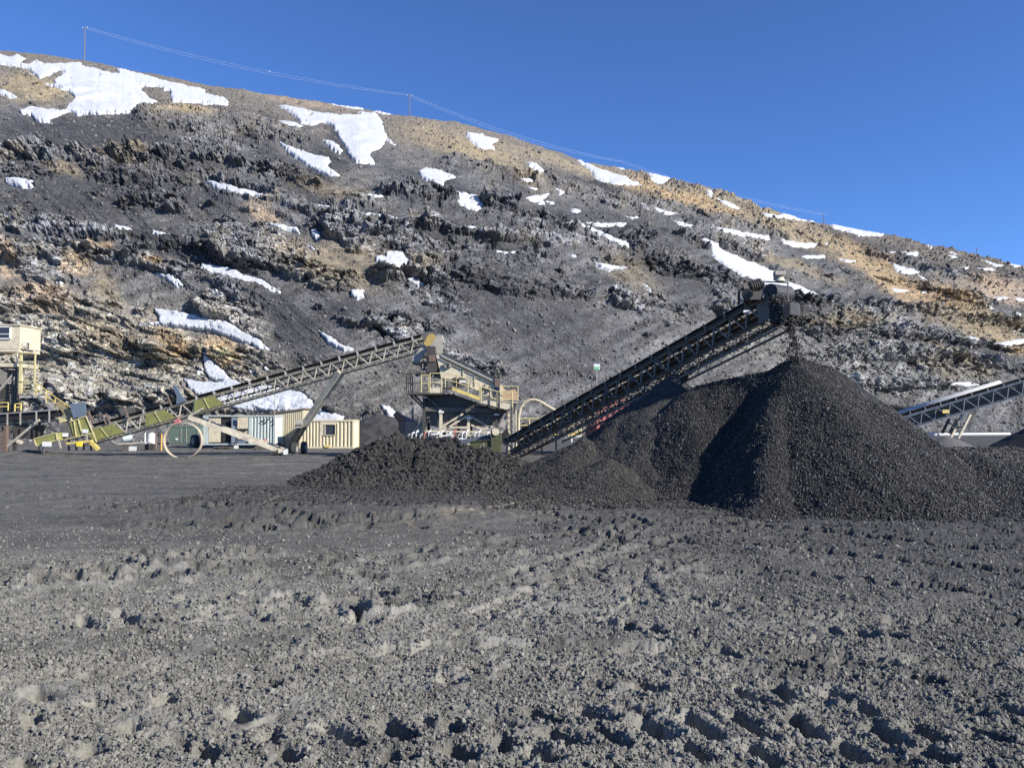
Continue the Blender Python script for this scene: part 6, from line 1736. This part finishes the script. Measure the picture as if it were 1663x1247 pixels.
# boards of snow-stained tarpaulin and the grey gable behind the shed
a = at(444, 676, 80); 
gb2 = MB().plate([at(442, 671, 80), at(470, 666, 80), at(447, 650, 80)], (0, 2.5, 0)).build('gable', M_shed, None, base=(at(455, 675, 80).x, 80, 0))
bpy.data.objects.remove(gb2)

# dark spoil banks at the foot of the wall
def h_b1(X, Y):
    cx = at(612, 700, 78).x; cx2 = at(668, 700, 76).x
    return np.maximum(sp_(3.2 - .55 * np.hypot((X - cx) / 1.5, Y - 80), .3), sp_(1.6 - .4 * np.hypot((X - cx2) / 1.6, Y - 78), .3)) - .15 + .35 * ridged(X * .5, Y * .5, 461, 5)
bk1 = heap('spoil_bank', h_b1, at(560, 700, 78).x, at(760, 700, 78).x, 71.5, 88, .22, MATS['coal'], lambda X, Y, H: np.ones(X.shape + (3,)) * np.array((.045, .043, .040)) * (1 + .8 * fbm(X * .7, Y * .7, 463, 4))[..., None])
setp(bk1, 'dark spoil bank between the tan container and the brown steel bin', 'spoil bank')
def h_b2(X, Y):
    cx = at(392, 690, 80).x
    return sp_(3.35 - .75 * np.hypot((X - cx) / 1.3, Y - 79), .2) - .15 + .25 * ridged(X * .4, Y * .4, 465, 4)
bk2 = heap('spoil_bank', h_b2, at(325, 700, 78).x, at(450, 700, 78).x, 74, 88, .22, MATS['coal'], lambda X, Y, H: np.ones(X.shape + (3,)) * np.array((.15, .125, .10)) * (1 + .5 * fbm(X * .7, Y * .7, 467, 4))[..., None])
setp(bk2, 'brown earth bank showing above the roof of the pale blue container', 'spoil bank')
def h_b3(X, Y):
    c1 = at(40, 730, 56.5).x; c2 = at(480, 740, 57.8).x; c3 = at(325, 740, 57.5).x
    return np.maximum.reduce([sp_(.55 - .25 * np.hypot((X - c1) / 2.6, Y - 56.8), .1), sp_(.22 - .3 * np.hypot((X - c2) / 1.8, Y - 57.6), .05), sp_(.12 - .3 * np.hypot((X - c3) / 3.6, Y - 57.9), .05)]) - .06 + .05 * ridged(X, Y, 469, 4)
bk3 = heap('spoil_bank', h_b3, at(-80, 730, 56).x, at(540, 730, 56).x, 54, 61, .14, mud, lambda X, Y, H: np.ones(X.shape + (3,)) * np.array((.105, .10, .092)) * (1 + .5 * fbm(X * .7, Y * .7, 471, 4))[..., None])
bk3['kind'] = 'stuff'; bk3.name = 'loose_spoil'; bk3['label'] = 'loose spoil and fines drifted round the feet of the conveyors'

# ================================================================== power line on the ridge
def ridge_pt(px, dpy=1.5):
    j = int(round((px + 170) / 2000 * (NCO - 1))); return Vector(P1[-2, j].tolist())
def pole(px, top_py, label, arm=1.0, h=None):
    b = ridge_pt(px); t = at(px, top_py, b.y)
    r = thing('power_pole', label, 'power pole', (b.x, b.y, b.z - .8), 'power line poles on the ridge')
    MB().tube(Vector((b.x, b.y, b.z - .8)), Vector((b.x, b.y, t.z)), .20, 8, .14).build('pole', M_wood, r)
    MB().beam((b.x - arm, b.y, t.z - .5), (b.x + arm, b.y, t.z - .5), .12).build('crossarm', M_wood, r)
    for k in (-1, 0, 1):
        MB().tube((b.x + k * arm * .9, b.y, t.z - .45), (b.x + k * arm * .9, b.y, t.z - .1 + (.15 if k == 0 else 0)), .09, 6).build('insulator', M_white, r)
    return Vector((b.x, b.y, t.z))
t1 = pole(125.5, 44, 'tall wooden power pole on the ridge at the far left, beside the largest snowfield')
t2 = pole(662, 154, 'wooden power pole on the ridge right of the second snowfield')
t3 = pole(1343, 348, 'distant wooden power pole on the ridge beside the snow cornice at the right')
t4 = pole(1590, 403, 'farthest small power pole with crossarm on the rocky ridge near the right edge', 1.6)
t0 = at(-500, -160, 300.0)
pb = ridge_pt(1000); tq = at(1010, 262, pb.y + 18)
def wire(a, b, sag, off, dzz, r=.055, n=18):
    P = []
    for i in range(n + 1):
        t = i / n; p = a.lerp(b, t); P.append(p + Vector((off, 0, dzz - 4 * sag * t * (1 - t))))
    return P
wr = thing('power_line', 'thin pale power cables strung between the ridge poles against the sky', 'power line', (t2.x, t2.y, t2.z))
for a, b, sg in ((t1, t2, 2.6), (t2, tq, 3.0), (tq, t3, 2.0)):
    for off, dzz, r_ in ((-.9, -.3, .024), (0, 0.05, .024)):
        MB().path(wire(a, b, sg + .5 * abs(off), off, dzz), r_, 5).build('cable', M_wire, wr)
c = t1.lerp(t2, .55); c.z -= 2.5
MB().tube(c + Vector((0, 0, -.35)), c + Vector((0, 0, .35)), .09, 8).build('spacer', M_white, wr)
